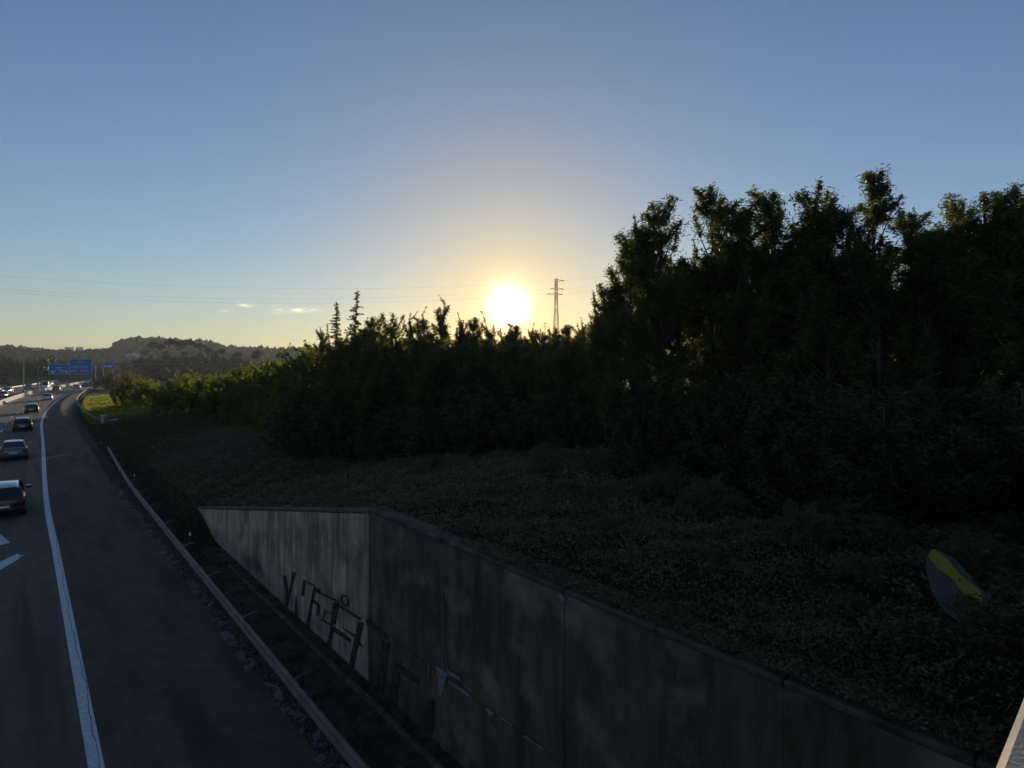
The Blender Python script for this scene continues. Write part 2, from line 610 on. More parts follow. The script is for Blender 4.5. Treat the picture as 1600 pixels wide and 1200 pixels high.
def hill_h(azd, r):
    """azd: degrees right of the view axis; the wooded ridges beyond the motorway"""
    px = 800 + F * np.tan(np.radians(np.clip(azd, -80, 80)))
    ridge = np.interp(px, [-900, -200, 0, 40, 100, 150, 172, 186, 200, 235, 300, 330, 350, 390, 430, 480, 560, 700, 1000, 1400],
                      [547, 545, 544, 546, 549, 548, 545, 537, 533, 531, 533, 534, 540, 541, 543, 542, 538, 540, 548, 558])
    ridge_h = (HOR - ridge) / F * 980 + CAMZ - 7
    z = ridge_h * np.exp(-((r - 1000) / 190) ** 2) * (r < 1000) + ridge_h * np.exp(-((r - 1000) / 420) ** 2) * (r >= 1000)
    # nearer low rise with the umbrella pines
    near = np.interp(px, [-600, 60, 200, 240, 300, 350, 420, 560, 900], [3.5, 3, 5, 9, 10, 9, 5, 3, 0])
    z = z + near * np.exp(-((r - 430) / 70) ** 2)
    z = z + 2.0 * noise2(r * .02, azd * .35, 1) * sstep(300, 700, r)
    return z


Rg, Ag = np.meshgrid(rr, aa, indexing='ij')
GX, GY = Rg * np.sin(Ag), Rg * np.cos(Ag)
GZ = -0.35 + hill_h(np.degrees(Ag), Rg) * (np.abs(np.degrees(Ag)) < 85) - 1.2 * sstep(1400, 2600, Rg)
na, nb = GX.shape
Ig = np.arange(na * nb).reshape(na, nb)
Igw = np.concatenate([Ig, Ig[:, :1]], 1)
Fg = np.stack([Igw[:-1, :-1], Igw[:-1, 1:], Igw[1:, 1:], Igw[1:, :-1]], -1).reshape(-1, 4)[:, ::-1]
ground = obj('ground', mesh_np('ground', np.stack([GX, GY, GZ], -1).reshape(-1, 3), Fg, True), 'field')
ground['kind'] = 'structure'

ss_road = np.concatenate([np.arange(-38, 300, 1.5), np.arange(300, S_MAX - 2, 6)])
flat = lambda z: (lambda s, d: np.full_like(s, z))
road = grid('motorway', ss_road, np.array([-8.0, -6, -4, -2, 0.0]), flat(0.0), 'asphalt')
grid('shoulder', ss_road, np.array([0.0, 1.1, 2.2, 3.28]), flat(0.0), 'shoulder')
grid('opposite_carriageway', ss_road, np.array([-19.6, -16, -12, -8.0]), flat(-0.004), 'asphalt')


def strip(name, s0, s1, d0, d1, z=0.004, m='paint', step=1.5, parent=None):
    ss = np.linspace(s0, s1, max(2, int((s1 - s0) / step) + 1))
    o = grid(name, ss, np.array([d0, d1]), flat(z), m, None)
    if parent is not None:
        o.parent = parent
    return o


strip('edge_line', -36, S_MAX - 4, -0.12, 0.12)['kind'] = 'structure'
strip('median_line', -36, S_MAX - 4, -7.15, -6.97)['kind'] = 'structure'
dash0 = strip('lane_dash', -30, -26, -3.62, -3.48)
dash0['kind'] = 'structure'
for k in range(1, 34):
    strip('lane_dash', -30 + k * 10.5, -26 + k * 10.5, -3.62, -3.48)['kind'] = 'structure'
for k in range(10, 30):
    strip('opposite_lane_dash', -30 + k * 10.5, -26 + k * 10.5, -13.3, -13.1)['kind'] = 'structure'
strip('opposite_edge_line', 60, S_MAX - 4, -17.4, -17.2)['kind'] = 'structure'
strip('opposite_median_line', 60, S_MAX - 4, -9.2, -9.0)['kind'] = 'structure'


def poly_on_road(name, pts, z=0.005, m='paint'):
    v = [tuple(p) for p in pts]
    me = bpy.data.meshes.new(name)
    me.from_pydata([(x, y, z) for x, y, *_ in v], [], [tuple(range(len(v)))])
    me.update()
    o = obj(name, me, m)
    # face up
    if me.polygons[0].normal.z < 0:
        me.flip_normals()
    o['kind'] = 'structure'
    return o


# painted lane arrow: shaft and head beside it, the bend runs toward the edge line
poly_on_road('lane_arrow', [gp(-46, 815), gp(-16, 820), gp(16, 848), gp(-4, 853), gp(-50, 860)])
poly_on_road('lane_arrow', [gp(-90, 930), gp(0, 878), gp(28, 865), gp(29, 868.3), gp(40, 867), gp(30, 870.6), gp(30, 873), gp(0, 891), gp(-88, 948)])

# verge between the asphalt and the wall, with a raggedly crumbled edge
s_v = np.arange(-36, 170, 0.6)
grid('verge', s_v, np.linspace(3.26, 6.2, 9),
     lambda s, d: 0.006 + 0.05 * sstep(3.3, 4.0, d) * (0.6 + 0.6 * noise2(s * 1.3, d * 3)) - 0.02, 'soil')


def slope_front(s, d):
    return sstep(26.3, 30.2, s) * sstep(3.9, 5.5, d) * (wall_top(s) - .08) + .02 + .04 * noise2(s * 1.2, d * 2.2, 4) * sstep(4, 4.6, d)


grid('bank_foot', np.arange(23, 190, 0.7), np.linspace(3.95, 5.75, 10), slope_front, 'bank')
ss_b = np.concatenate([np.arange(-36, 60, 0.8), np.arange(60, 240, 2.0)])
dd_b = np.concatenate([np.linspace(5.5, 24, 32), np.linspace(25, 64, 20)])
grid('bank', ss_b, dd_b, H, 'bank')

# crumbled mortar pieces along the asphalt edge
edge = thing('crumbled_edge', P(0, 3.25), 'ragged crumbled mortar edging of the asphalt shoulder below the guardrail', 'edging')
mb_shapes = []
for k in range(6):
    mb = MB()
    n = 9
    r_ = [0.5 + .5 * random.random() for _ in range(n)]
    bot = [(math.cos(2 * math.pi * i / n) * r_[i] * .5, math.sin(2 * math.pi * i / n) * r_[i] * .5, 0) for i in range(n)]
    top = [(x * .85, y * .85, .05 + .02 * random.random()) for x, y, _ in bot]
    mb.add(bot + top, [tuple(range(n, 2 * n))] + [(i, (i + 1) % n, n + (i + 1) % n, n + i) for i in range(n)])
    me = mb.mesh('mortar_piece')
    me.materials.append(M['mortar'])
    mb_shapes.append(me)
s = 0.5
while s < 44:
    ln = random.uniform(.10, .40)
    if random.random() < .82:
        o = obj('mortar_piece', random.choice(mb_shapes), None, edge)
        p = P(s, 3.34 + random.uniform(-.10, .16), -0.016) - edge.location
        o.location = p
        o.rotation_euler = (0, 0, heading(s) + random.uniform(-.7, .7))
        o.scale = (random.uniform(.12, .9), random.uniform(.10, .42), random.uniform(.35, .8))
    s += ln

# grit washed up along the asphalt edge
g = np.random.default_rng(44)
n = 5200
gs = g.uniform(0, 40, n)
gd = 3.30 + np.abs(g.normal(0, .30, n)) - .12 * g.uniform(0, 1, n)
gx, gy = PD(gs, gd)
sz = g.uniform(.008, .03, n)
oct_v = np.array([(1, 0, 0), (-1, 0, 0), (0, 1, 0), (0, -1, 0), (0, 0, .7), (0, 0, -.7)], float)
oct_f = np.array([(0, 2, 4), (2, 1, 4), (1, 3, 4), (3, 0, 4), (2, 0, 5), (1, 2, 5), (3, 1, 5), (0, 3, 5)])
V = oct_v[None] * sz[:, None, None] * g.uniform(.6, 1.4, (n, 6, 1)) + np.stack([gx, gy, .012 + .03 * sstep(3.3, 4, gd)], -1)[:, None, :]
grit = obj('grit', mesh_np('grit', V.reshape(-1, 3), (oct_f[None] + (np.arange(n) * 6)[:, None, None]).reshape(-1, 3)), 'mortar')
tag(grit, 'loose grit washed along the edge of the shoulder', 'grit', None, 'stuff')
# cracks in the asphalt: one beside the edge line, some across the shoulder


def crack(pts, w):
    V, Fq = [], []
    for i, p_ in enumerate(pts):
        q_ = pts[min(i + 1, len(pts) - 1)] - pts[max(i - 1, 0)]
        n_ = Vector((q_.y, -q_.x, 0)).normalized() * w * random.uniform(.4, 1.3)
        V += [tuple(p_ - n_), tuple(p_ + n_)]
    for i in range(len(pts) - 1):
        Fq.append((2 * i, 2 * i + 1, 2 * i + 3, 2 * i + 2))
    me = bpy.data.meshes.new('asphalt_crack')
    me.from_pydata(V, [], Fq)
    obj('asphalt_crack', me, 'black_paint')['kind'] = 'structure'


d_ = .05
pts = []
for s_ in np.arange(4, 34, .16):
    d_ = .05 + .8 * (d_ - .05) + random.gauss(0, .012)
    pts.append(P(s_, d_, .0065))
crack(pts, .007)
for s0_, d0_, d1_ in ((17.5, 1.9, 3.2), (23, .2, 3.0), (11, -3, -.3), (31, .2, 3.1), (28, -3.2, -.4)):
    crack([P(s0_ + .12 * math.sin(q * 9) + random.gauss(0, .03), d0_ + (d1_ - d0_) * q, .0065) for q in np.linspace(0, 1, 16)], .008)

# drainage kerb at the wall foot
kerb = thing('drain_kerb', P(0, 4.85), 'low concrete drainage kerb along the foot of the retaining wall', 'kerb')
for k in range(14):
    a, b = 1.0 + k * 2.0 - 6, 2.98 + k * 2.0 - 6
    q = [P(a, 4.78), P(b, 4.78), P(b, 4.90), P(a, 4.90)]
    m_ = MB().hexa([v - kerb.location + Vector((0, 0, -.05)) for v in q], [v - kerb.location + Vector((0, 0, .085 + random.uniform(-.012, .012))) for v in q])
    m_.build('kerb_stone', 'conc_dark', kerb, bevel=.012)

# ------------------------------------------------------------------ retaining wall
WD = 6.28     # distance of the wall face from the origin along N
wall = thing('retaining_wall', tuple(T * 10 + N * WD), 'stained concrete retaining wall with sprayed lettering, stepping down beside the motorway', 'wall')


def W(u, off, z):
    return T * u + N * (WD + off) + Vector((0, 0, z))


def wl(u, off, z):
    return W(u, off, z) - wall.location


LIFT = 1.45
joints = [-8.0, -3.9, -.6, 2.7, 6.0, 9.33, 12.45, 18.3, 26.0, 29.75]
G = .003
for i in range(len(joints) - 1):
    a, b = joints[i] + G, joints[i + 1] - G
    ta, tb = float(wall_top(a)), float(wall_top(b))
    if i == 5:
        tb = ta
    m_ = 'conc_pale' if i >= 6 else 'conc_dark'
    jit = [0, .006, -.004, .005, -.006, .004, -.012, -.006, 0][i]
    # lower lift
    low_end = ta < LIFT + .15
    la, lb = (ta - .07 + G, tb - .07 + G) if low_end else (LIFT, LIFT)
    MB().hexa([wl(a, jit, -.3), wl(b, jit, -.3), wl(b, .36, -.3), wl(a, .36, -.3)],
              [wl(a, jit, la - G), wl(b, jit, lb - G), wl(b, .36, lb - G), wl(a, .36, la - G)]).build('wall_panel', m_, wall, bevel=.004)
    if not low_end:
        mb = MB()
        if tb > LIFT + .1:
            mb.hexa([wl(a, jit + .012, LIFT + G), wl(b, jit + .012, LIFT + G), wl(b, .36, LIFT + G), wl(a, .36, LIFT + G)],
                    [wl(a, jit + .012, ta - .07), wl(b, jit + .012, tb - .07), wl(b, .36, tb - .07), wl(a, .36, ta - .07)])
        else:
            uc = a + (b - a) * (ta - .07 - LIFT - G) / (ta - tb)
            mb.add([wl(a, jit + .012, LIFT + G), wl(uc, jit + .012, LIFT + G), wl(uc, .36, LIFT + G), wl(a, .36, LIFT + G), wl(a, jit + .012, ta - .07), wl(a, .36, ta - .07)],
                   [(3, 2, 1, 0), (0, 1, 4), (2, 3, 5), (1, 2, 5, 4), (3, 0, 4, 5)])
        mb.build('wall_panel', m_, wall, bevel=.004)
    # dark core behind the joints
    MB().hexa([wl(a - .05, .05, -.3), wl(b + .05, .05, -.3), wl(b + .05, .34, -.3), wl(a - .05, .34, -.3)],
              [wl(a - .05, .05, ta - .1), wl(b + .05, .05, tb - .1), wl(b + .05, .34, tb - .1), wl(a - .05, .34, ta - .1)]).build('wall_core', 'conc_dark', wall)
    # coping, in two lengths
    nsub = 2
    for k in range(nsub):
        u0, u1 = a + (b - a) * k / nsub + .004, a + (b - a) * (k + 1) / nsub - .004
        z0, z1 = ta + (tb - ta) * k / nsub, ta + (tb - ta) * (k + 1) / nsub
        e = random.uniform(-.008, .008)
        MB().hexa([wl(u0, -.012 + e, z0 - .068), wl(u1, -.01 + e, z1 - .068), wl(u1, .40, z1 - .068), wl(u0, .40, z0 - .068)],
                  [wl(u0, -.012 + e, z0 + .015), wl(u1, -.012 + e, z1 + .015), wl(u1, .40, z1 + .015), wl(u0, .40, z0 + .015)]).build('coping_stone', 'conc_cope', wall, bevel=.02)


def wall_pt(px, py, off=-.02):
    """where a sight line meets the wall face"""
    k = (px - 800) / F * N.x + N.y
    Y = (WD + off) / k
    X = (px - 800) / F * Y
    return Vector((X, Y, CAMZ - (py - HOR) * Y / F))


graf = thing('sprayed_lettering', tuple(W(14, -.02, .8)), 'large black sprayed letters across the pale end of the concrete wall', 'graffiti')


def spray(pts, name='stroke', m='black_paint', parent=graf, off=-.020):
    if m == 'black_paint' and name == 'stroke':
        cx_ = sum(p_[0] for p_ in pts) / len(pts)
        pts = [(cx_ + (x - cx_) * 1.38, y) for x, y in pts]
    ps = [wall_pt(x, y, off) - parent.location for x, y in pts]
    th = N * .004
    n = len(ps)
    MB().add(ps + [p + th for p in ps], [tuple(range(n)), tuple(range(n, 2 * n))[::-1]] + [(i, (i + 1) % n, n + (i + 1) % n, n + i) for i in range(n)]).build(name, m, parent)


def zz(*pts):
    return [(420 + x / 6.667, 880 + y / 6.667) for x, y in pts]


for s_ in [
    zz((150, 130), (182, 128), (200, 300), (188, 452), (172, 436), (176, 300)),
    zz((238, 90), (272, 96), (236, 260), (206, 452), (186, 444), (218, 260)),
    zz((285, 320), (294, 420), (302, 575), (264, 578), (274, 430)),
    zz((355, 172), (382, 186), (366, 345), (343, 336)),
    zz((380, 168), (462, 226), (460, 246), (384, 190)),
    zz((458, 246), (480, 262), (452, 430), (428, 668), (400, 650), (430, 430)),
    zz((484, 244), (534, 274), (530, 296), (486, 280)),
    zz((466, 372), (512, 410), (526, 440), (520, 556), (494, 538), (500, 446), (464, 402)),
    zz((520, 274), (700, 394), (700, 418), (520, 300)),
    zz((574, 500), (590, 500), (576, 590), (560, 580)),
    zz((560, 576), (650, 644), (648, 660), (558, 596)),
    zz((584, 486), (650, 520), (650, 534), (584, 500)),
    zz((672, 408), (718, 430), (704, 540), (694, 640), (650, 636), (664, 520)),
    zz((642, 658), (668, 684), (656, 780), (640, 896), (610, 868), (628, 760)),
    zz((676, 640), (742, 700), (832, 796), (826, 834), (760, 770), (682, 706)),
    zz((716, 400), (770, 440), (926, 580), (904, 600), (766, 470), (712, 432)),
    zz((770, 656), (886, 748), (884, 778), (820, 716)),
    zz((922, 606), (972, 622), (940, 790), (906, 990), (888, 1132), (850, 1110), (876, 900)),
    zz((934, 786), (980, 882), (918, 850)),
]:
    spray(s_)
ring = [(math.cos(t) * 44, math.sin(t) * 62) for t in np.linspace(0, 2 * math.pi, 15)[:-1]]
for i in range(14):
    (x0, y0), (x1, y1) = ring[i], ring[(i + 1) % 14]
    sh = .35
    spray(zz((790 + x0, 388 + y0 + x0 * sh), (790 + x1, 388 + y1 + x1 * sh), (790 + x1 * .66, 388 + y1 * .7 + x1 * sh * .66), (790 + x0 * .66, 388 + y0 * .7 + x0 * sh * .66)))
graf2 = thing('faded_lettering', tuple(W(9, -.02, .8)), 'faint dark sprayed strokes low on the stained part of the wall', 'graffiti')
for s_ in [[(597, 1000), (606, 1004), (601, 1050), (598, 1090), (588, 1084)], [(617, 1032), (624, 1036), (620, 1072), (618, 1104), (608, 1096)],
           [(576, 966), (600, 992), (600, 1000), (576, 976)], [(624, 1034), (650, 1062), (648, 1070), (624, 1046)],
           [(668, 1090), (676, 1094), (674, 1150), (664, 1140)]]:
    spray(s_, parent=graf2)
lime = thing('lime_streak', tuple(W(8.8, -.02, 1.2)), 'pale bluish lime runs seeping from the wall joint', 'stain')
for s_ in [[(681, 1041), (690, 1046), (700, 1053), (694, 1062), (684, 1056)], [(685, 1056), (697, 1060), (694, 1074), (689, 1089), (685, 1086)],
           [(698, 1046), (718, 1058), (722, 1066), (700, 1054)], [(700, 1063), (724, 1077), (740, 1092), (722, 1083), (702, 1068)],
           [(722, 1066), (742, 1082), (734, 1080)], [(669, 1036), (671, 1038), (670, 1060), (668.6, 1060)],
           [(690.6, 900), (691.4, 902), (691.4, 1046), (690.4, 1044)], [(758, 1104), (772, 1114), (768, 1120), (759, 1112)],
           [(780, 1118), (800, 1132), (799, 1134), (780, 1121)], [(820, 1148), (850, 1170), (848, 1172), (818, 1151)],
           [(870, 925), (884, 934), (879, 946), (868, 934)]]:
    spray(s_, 'run', 'white_streak', lime, -.026)

# ------------------------------------------------------------------ bridge the view is taken from
br = thing('bridge', tuple(T * .25 + N * 1.4), 'pale concrete parapet of the bridge crossing above the motorway', 'bridge')


def BL(u, v, z):   # u across the motorway (N), v back from the parapet's outer edge (-T)
    return N * u + T * (.27 - v) + Vector((0, 0, z)) - br.location


for k in range(12):
    a, b = -24 + k * 4.0 + .006, -20 + k * 4.0 - .006
    MB().hexa([BL(a, 0, 5.7), BL(b, 0, 5.7), BL(b, .32, 5.7), BL(a, .32, 5.7)],
              [BL(a, 0, 6.6), BL(b, 0, 6.6), BL(b, .32, 6.6), BL(a, .32, 6.6)]).build('parapet_block', 'parapet', br, bevel=.02)
MB().hexa([BL(-24, .03, 4.7), BL(24, .03, 4.7), BL(24, 7, 4.7), BL(-24, 7, 4.7)],
          [BL(-24, .03, 5.69), BL(24, .03, 5.69), BL(24, 7, 5.69), BL(-24, 7, 5.69)]).build('deck', 'conc_cope', br)
MB().hexa([BL(7.2, .6, -.3), BL(24, .6, -.3), BL(24, 6.5, -.3), BL(7.2, 6.5, -.3)],
          [BL(7.2, .6, 4.69), BL(24, .6, 4.69), BL(24, 6.5, 4.69), BL(7.2, 6.5, 4.69)]).build('abutment', 'conc_cope', br)

# ------------------------------------------------------------------ guardrails
W_PROF = [(0, -.155), (.03, -.155), (.075, -.11), (.075, -.07), (.02, -.02), (.02, .02), (.075, .07), (.075, .11), (.03, .155), (0, .155)]


def guardrail(name, pts, label, z=0.56, seg=4.0, post_every=4.0, side=1, mname='galv', back=True):
    """pts: polyline of Vectors (ground); W-beam lengths and posts as parts"""
    pl = [Vector(p) for p in pts]
    cum = [0]
    for a, b in zip(pl, pl[1:]):
        cum.append(cum[-1] + (b - a).length)

    def ev(q):
        q = min(max(q, 0), cum[-1])
        for i in range(len(pl) - 1):
            if q <= cum[i + 1] + 1e-9:
                f = (q - cum[i]) / (cum[i + 1] - cum[i])
                p = pl[i].lerp(pl[i + 1], f)
                return p, (pl[i + 1] - pl[i]).normalized()
    root = thing(name, tuple(ev(cum[-1] / 2)[0]), label, 'guardrail')
    base = root.location.copy()
    q = 0
    while q < cum[-1] - .1:
        e = min(q + seg + .12, cum[-1])
        mb = MB()
        rows = []
        nst = max(2, int((e - q) / 1.0) + 1)
        for k in range(nst):
            p, t = ev(q + (e - q) * k / (nst - 1))
            n_ = Vector((t.y, -t.x, 0)) * side
            rows.append([p - base - n_ * (x + .004 * (int(q / seg) % 2)) + Vector((0, 0, z + y)) for x, y in W_PROF])
        m_ = len(W_PROF)
        mb.add([v for r_ in rows for v in r_], [(i * m_ + j, i * m_ + j + 1, (i + 1) * m_ + j + 1, (i + 1) * m_ + j) for i in range(nst - 1) for j in range(m_ - 1)])
        # back closed so the beam has thickness
        mb.add([v for r_ in rows for v in (r_[0], r_[-1])], [(2 * i, 2 * i + 2, 2 * i + 3, 2 * i + 1) for i in range(nst - 1)])
        mb.build('rail_beam', mname, root)
        q += seg
    q = .5
    while q < cum[-1]:
        p, t = ev(q)
        n_ = Vector((t.y, -t.x, 0)) * side
        rot = Matrix.Rotation(math.atan2(t.y, t.x), 3, 'Z')
        p = p - base
        MB().box(p + n_ * .17 + Vector((0, 0, z / 2 - .02)), (.07, .11, z + .34), rot).build('post', 'steel_dark' if mname == 'galv' else mname, root, bevel=.004)
        if back:
            MB().box(p + n_ * .085 + Vector((0, 0, z + .03)), (.09, .13, .2), rot).box(p + n_ * .30 + Vector((0, 0, z + .16)), (.04, .26, .03), rot).build('spacer', 'galv', root)
        q += post_every
    return root


rail_pts = [P(s_, 3.42 + .010 * max(0, s_ - 10) + .0012 * max(0, s_ - 25) ** 1.6) for s_ in np.arange(-4, 60, 1.5)]
guardrail('guardrail', rail_pts, 'long steel guardrail along the shoulder below the retaining wall')
far_rail = [gp(168, 660, .56), gp(160, 657, .56), gp(150, 653.5, .56), gp(140, 648, .56), gp(131, 640.5, .56), gp(124, 634, .56), gp(120.5, 628, .56), gp(120.5, 624, .56), gp(122.5, 620, .56),
            gp(126, 616.2, .56), gp(130, 613, .56), gp(136, 609.4, .56), gp(142, 606.4, .56)]
far_rail = [Vector((p.x, p.y, .05)) for p in far_rail]
guardrail('guardrail', [Vector((p.x, p.y, 0)) for p in catmull([far_rail[0]] + far_rail + [far_rail[-1] + (far_rail[-1] - far_rail[-2])], 1.5)],
          'bent steel guardrail with flared end around the sunlit grass patch')
guardrail('guardrail', [P(s_, -19.4) for s_ in np.arange(120, 330, 4)], 'white lit guardrail on the far side of the opposite carriageway', side=-1, mname='white_plastic', back=False)

# median barrier of concrete lengths
med = thing('median_barrier', tuple(P(150, -8.0)), 'long concrete median barrier between the two carriageways', 'barrier')
prof = [(-.28, 0), (-.25, .10), (-.12, .34), (-.08, .86), (.08, .86), (.12, .34), (.25, .10), (.28, 0)]
s = 60.0
while s < 420:
    L_ = 5.95
    rows = [[P(a, -8.0 + x, y - .02) - med.location for x, y in prof] for a in (s, s + L_ / 2, s + L_)]
    m_ = len(prof)
    MB().add([v for r_ in rows for v in r_], [(i * m_ + j, (i + 1) * m_ + j, (i + 1) * m_ + j + 1, i * m_ + j + 1) for i in range(2) for j in range(m_ - 1)] + [tuple(range(m_)), tuple(range(2 * m_, 3 * m_))[::-1]]).build('barrier_block', 'conc_new', med)
    s += 6.0

# small markers behind the guardrail
for (px, py, lab) in ((297, 835, 'white marker post behind the guardrail at the tapered wall end'), (210, 743, 'white marker post behind the guardrail past the wall end'),
                      (158, 692, 'white marker post behind the guardrail near the break in the rails')):
    p = gp(px, py, .75)
    mk = thing('marker_post', (p.x, p.y, 0), lab, 'marker post')
    MB().bar((0, 0, -.1), (0, 0, .70), .014, n=6).build('stake', 'steel_dark', mk)
    MB().box((0, 0, .76), (.10, .06, .11), Matrix.Rotation(heading(0), 3, 'Z')).build('reflector', 'white_plastic', mk, bevel=.01)
p = gp(565, 1122, .75)
mk = thing('marker_post', (p.x, p.y, 0), 'thin dark marker stake with open diamond top beside the drain kerb', 'marker post')
MB().bar((0, 0, -.1), (0, 0, .62), .012).build('stake', 'galv', mk)
mb = MB()
dm = [Vector((0, 0, .62)), Vector((.06, .02, .72)), Vector((0, 0, .82)), Vector((-.06, -.02, .72))]
for i in range(4):
    mb.bar(dm[i], dm[(i + 1) % 4], .008)
mb.build('diamond_frame', 'steel_dark', mk)

# utility box by the break in the rails
p = gp(176, 666, .3)
ubs = .62
ub = thing('utility_box', (p.x, p.y, ground_at(p.x, p.y) - .05), 'small dark utility box with teal lid beside the break in the guardrails', 'utility box', rz=.2)
ub.scale = (ubs, ubs, ubs)
MB().box((0, 0, .5), (1.3, .8, 1.0)).build('cabinet', 'conc_dark', ub, bevel=.03)
MB().box((0, -.02, 1.06), (1.6, 1.0, .12)).build('lid', 'teal', ub, bevel=.02)
p = gp(161, 660, .5)
cp = thing('concrete_post', (p.x, p.y, 0), 'short pale concrete post with cap next to the teal utility box', 'post')
MB().box((0, 0, .65), (.3, .3, 1.3)).build('shaft', 'conc_new', cp, bevel=.02)
MB().box((0.1, 0, 1.38), (.75, .4, .14)).build('cap', 'conc_new', cp, bevel=.02)

# ------------------------------------------------------------------ gantry and road signs
s_g = float(SD(-131, 176)[0][0])
hd = heading(s_g) - math.pi / 2 + R(3)
pole = at(147.5, 176, 0)
gan = thing('sign_gantry', tuple(pole), 'motorway sign gantry with tall grey pole carrying two blue panels', 'sign gantry', rz=hd)
MB().bar((0, 0, -.3), (0, 0, 7.2), .26, .2, 10).build('pole', 'steel_dark', gan)
MB().box((-5.4, .05, 6.4), (11.6, .25, .3)).box((-5.4, .05, 5.5), (11.6, .2, .2)).build('beam', 'steel_dark', gan)


def bars(parent, x0, z0, rows, yy, m='sign_white'):
    for (bx, bz, bw, bh, mm) in rows:
        MB().box((x0 + bx, yy, z0 + bz), (bw, .02, bh)).build('legend', mm, parent)


pr = MB().box((-3.35, -.22, 7.05), (5.3, .1, 4.5)).build('sign_panel', 'sign_blue', gan)
pr['label'] = 'taller blue panel with pale lines of lettering'
MB().box((-3.35, -.16, 7.05), (5.45, .04, 4.65)).build('panel_edge', 'sign_white', gan)
bars(pr, -3.35, 7.05, [(-.1, 1.45, 1.5, .16, 'sign_white'), (-.2, .75, 1.8, .15, 'sign_green'), (-1.35, -.1, 1.2, .8, 'sign_green'), (-1.35, -.1, 1.0, .16, 'sign_white'), (.6, -.1, 2.2, .16, 'sign_white'),
                      (-1.7, -1.35, 1.5, .18, 'sign_white'), (1.1, -1.35, 2.0, .18, 'sign_white')], -.285)
pl_ = MB().box((-8.6, -.22, 6.3), (4.8, .1, 3.0)).build('sign_panel', 'sign_blue', gan)
pl_['label'] = 'lower blue panel with two small white arrows'
MB().box((-8.6, -.16, 6.3), (4.95, .04, 3.15)).build('panel_edge', 'sign_white', gan)
bars(pl_, -8.6, 6.3, [(.1, .45, 1.5, .14, 'sign_white'), (.1, -.05, 1.5, .14, 'sign_white'), (-1.5, -.65, 1.2, .2, 'sign_white'), (1.1, -.65, 2.0, .2, 'sign_white')], -.285)
for ax in (-1.5, 1.8):
    v = [(-.32, 0, 0), (.32, 0, 0), (0, 0, -.42)]
    mb = MB()
    mb.add([Vector(q) + Vector((-8.6 + ax, -.30, 5.3)) for q in v] + [Vector(q) + Vector((-8.6 + ax, -.28, 5.3)) for q in v], [(0, 1, 2), (5, 4, 3), (0, 3, 4, 1), (1, 4, 5, 2), (2, 5, 3, 0)])
    mb.box((-8.6 + ax, -.29, 5.45), (.18, .02, .3)).build('arrow', 'sign_white', pl_)
p = at(169, 215, 0)
sg = thing('exit_sign', (p.x, p.y, -.3), 'small pale blue sign board rising behind the roadside bushes', 'sign', rz=hd)
for dx in (-1.5, 1.5):
    MB().bar((dx, .1, 0), (dx, .1, 6.6), .09, n=8).build('leg', 'galv', sg)
sp = MB().box((0, 0, 7.4), (3.6, .1, 1.7)).build('sign_panel', M['sign_blue'], sg)
for dx, w_ in ((-1.1, .4), (-.3, .25), (.4, .6), (1.1, .25)):
    MB().box((dx, -.07, 7.4), (w_, .03, .75)).build('legend', 'sign_white', sp)

# lamp posts on the median
for (px, Y, ty, lab, arm) in ((37, 160, 563, 'slim lamp post on the median, standing by itself', 1), (60, 176, 572, 'thick short lamp post on the median with dark base', 0), (65, 178, 566, 'slim lamp post on the median close beside a thicker post', 1)):
    s_ = [min(np.arange(80, 420, 1.0), key=lambda q: abs(800 + F * P(q, -8.6).x / P(q, -8.6).y - px))]
    p = P(float(s_[0]), -8.6)
    Yq = p.y
    h = zrow(ty, Yq)
    lp = thing('lamp_post', (p.x, p.y, -.05), lab, 'lamp post', rz=heading(float(s_[0])))
    MB().bar((0, 0, 0), (0, 0, h), .16 if arm == 0 else .12, .11 if arm == 0 else .07, 8).build('pole', 'galv', lp)
    MB().bar((0, 0, 0), (0, 0, 1.3 if arm else 2.6), .22, .2, 8).build('base', 'steel_dark', lp)
    MB().bar((0, -.1, h - .05), (0, -1.1, h + .12), .05, .04).build('arm', 'galv', lp)
    MB().box((0, -1.4, h + .14), (.28, .7, .12)).build('lamp_head', 'galv', lp, bevel=.03)

# ------------------------------------------------------------------ cars


def loft(rows, closed_ends=True):
    n = len(rows[0])
    v = [p for r_ in rows for p in r_]
    f = []
    for i in range(len(rows) - 1):
        for j in range(n - 1):
            f.append((i * n + j, (i + 1) * n + j, (i + 1) * n + j + 1, i * n + j + 1))
    if closed_ends:
        f.append(tuple(range(n)))
        f.append(tuple(range((len(rows) - 1) * n, len(rows) * n))[::-1])
    return v, f


PAINTS = {}


def paint(name, c, metal=.3, rough=.3):
    if name not in PAINTS:
        PAINTS[name] = mat('car_paint_' + name, c, rough, metal, 1.0)
    return PAINTS[name]


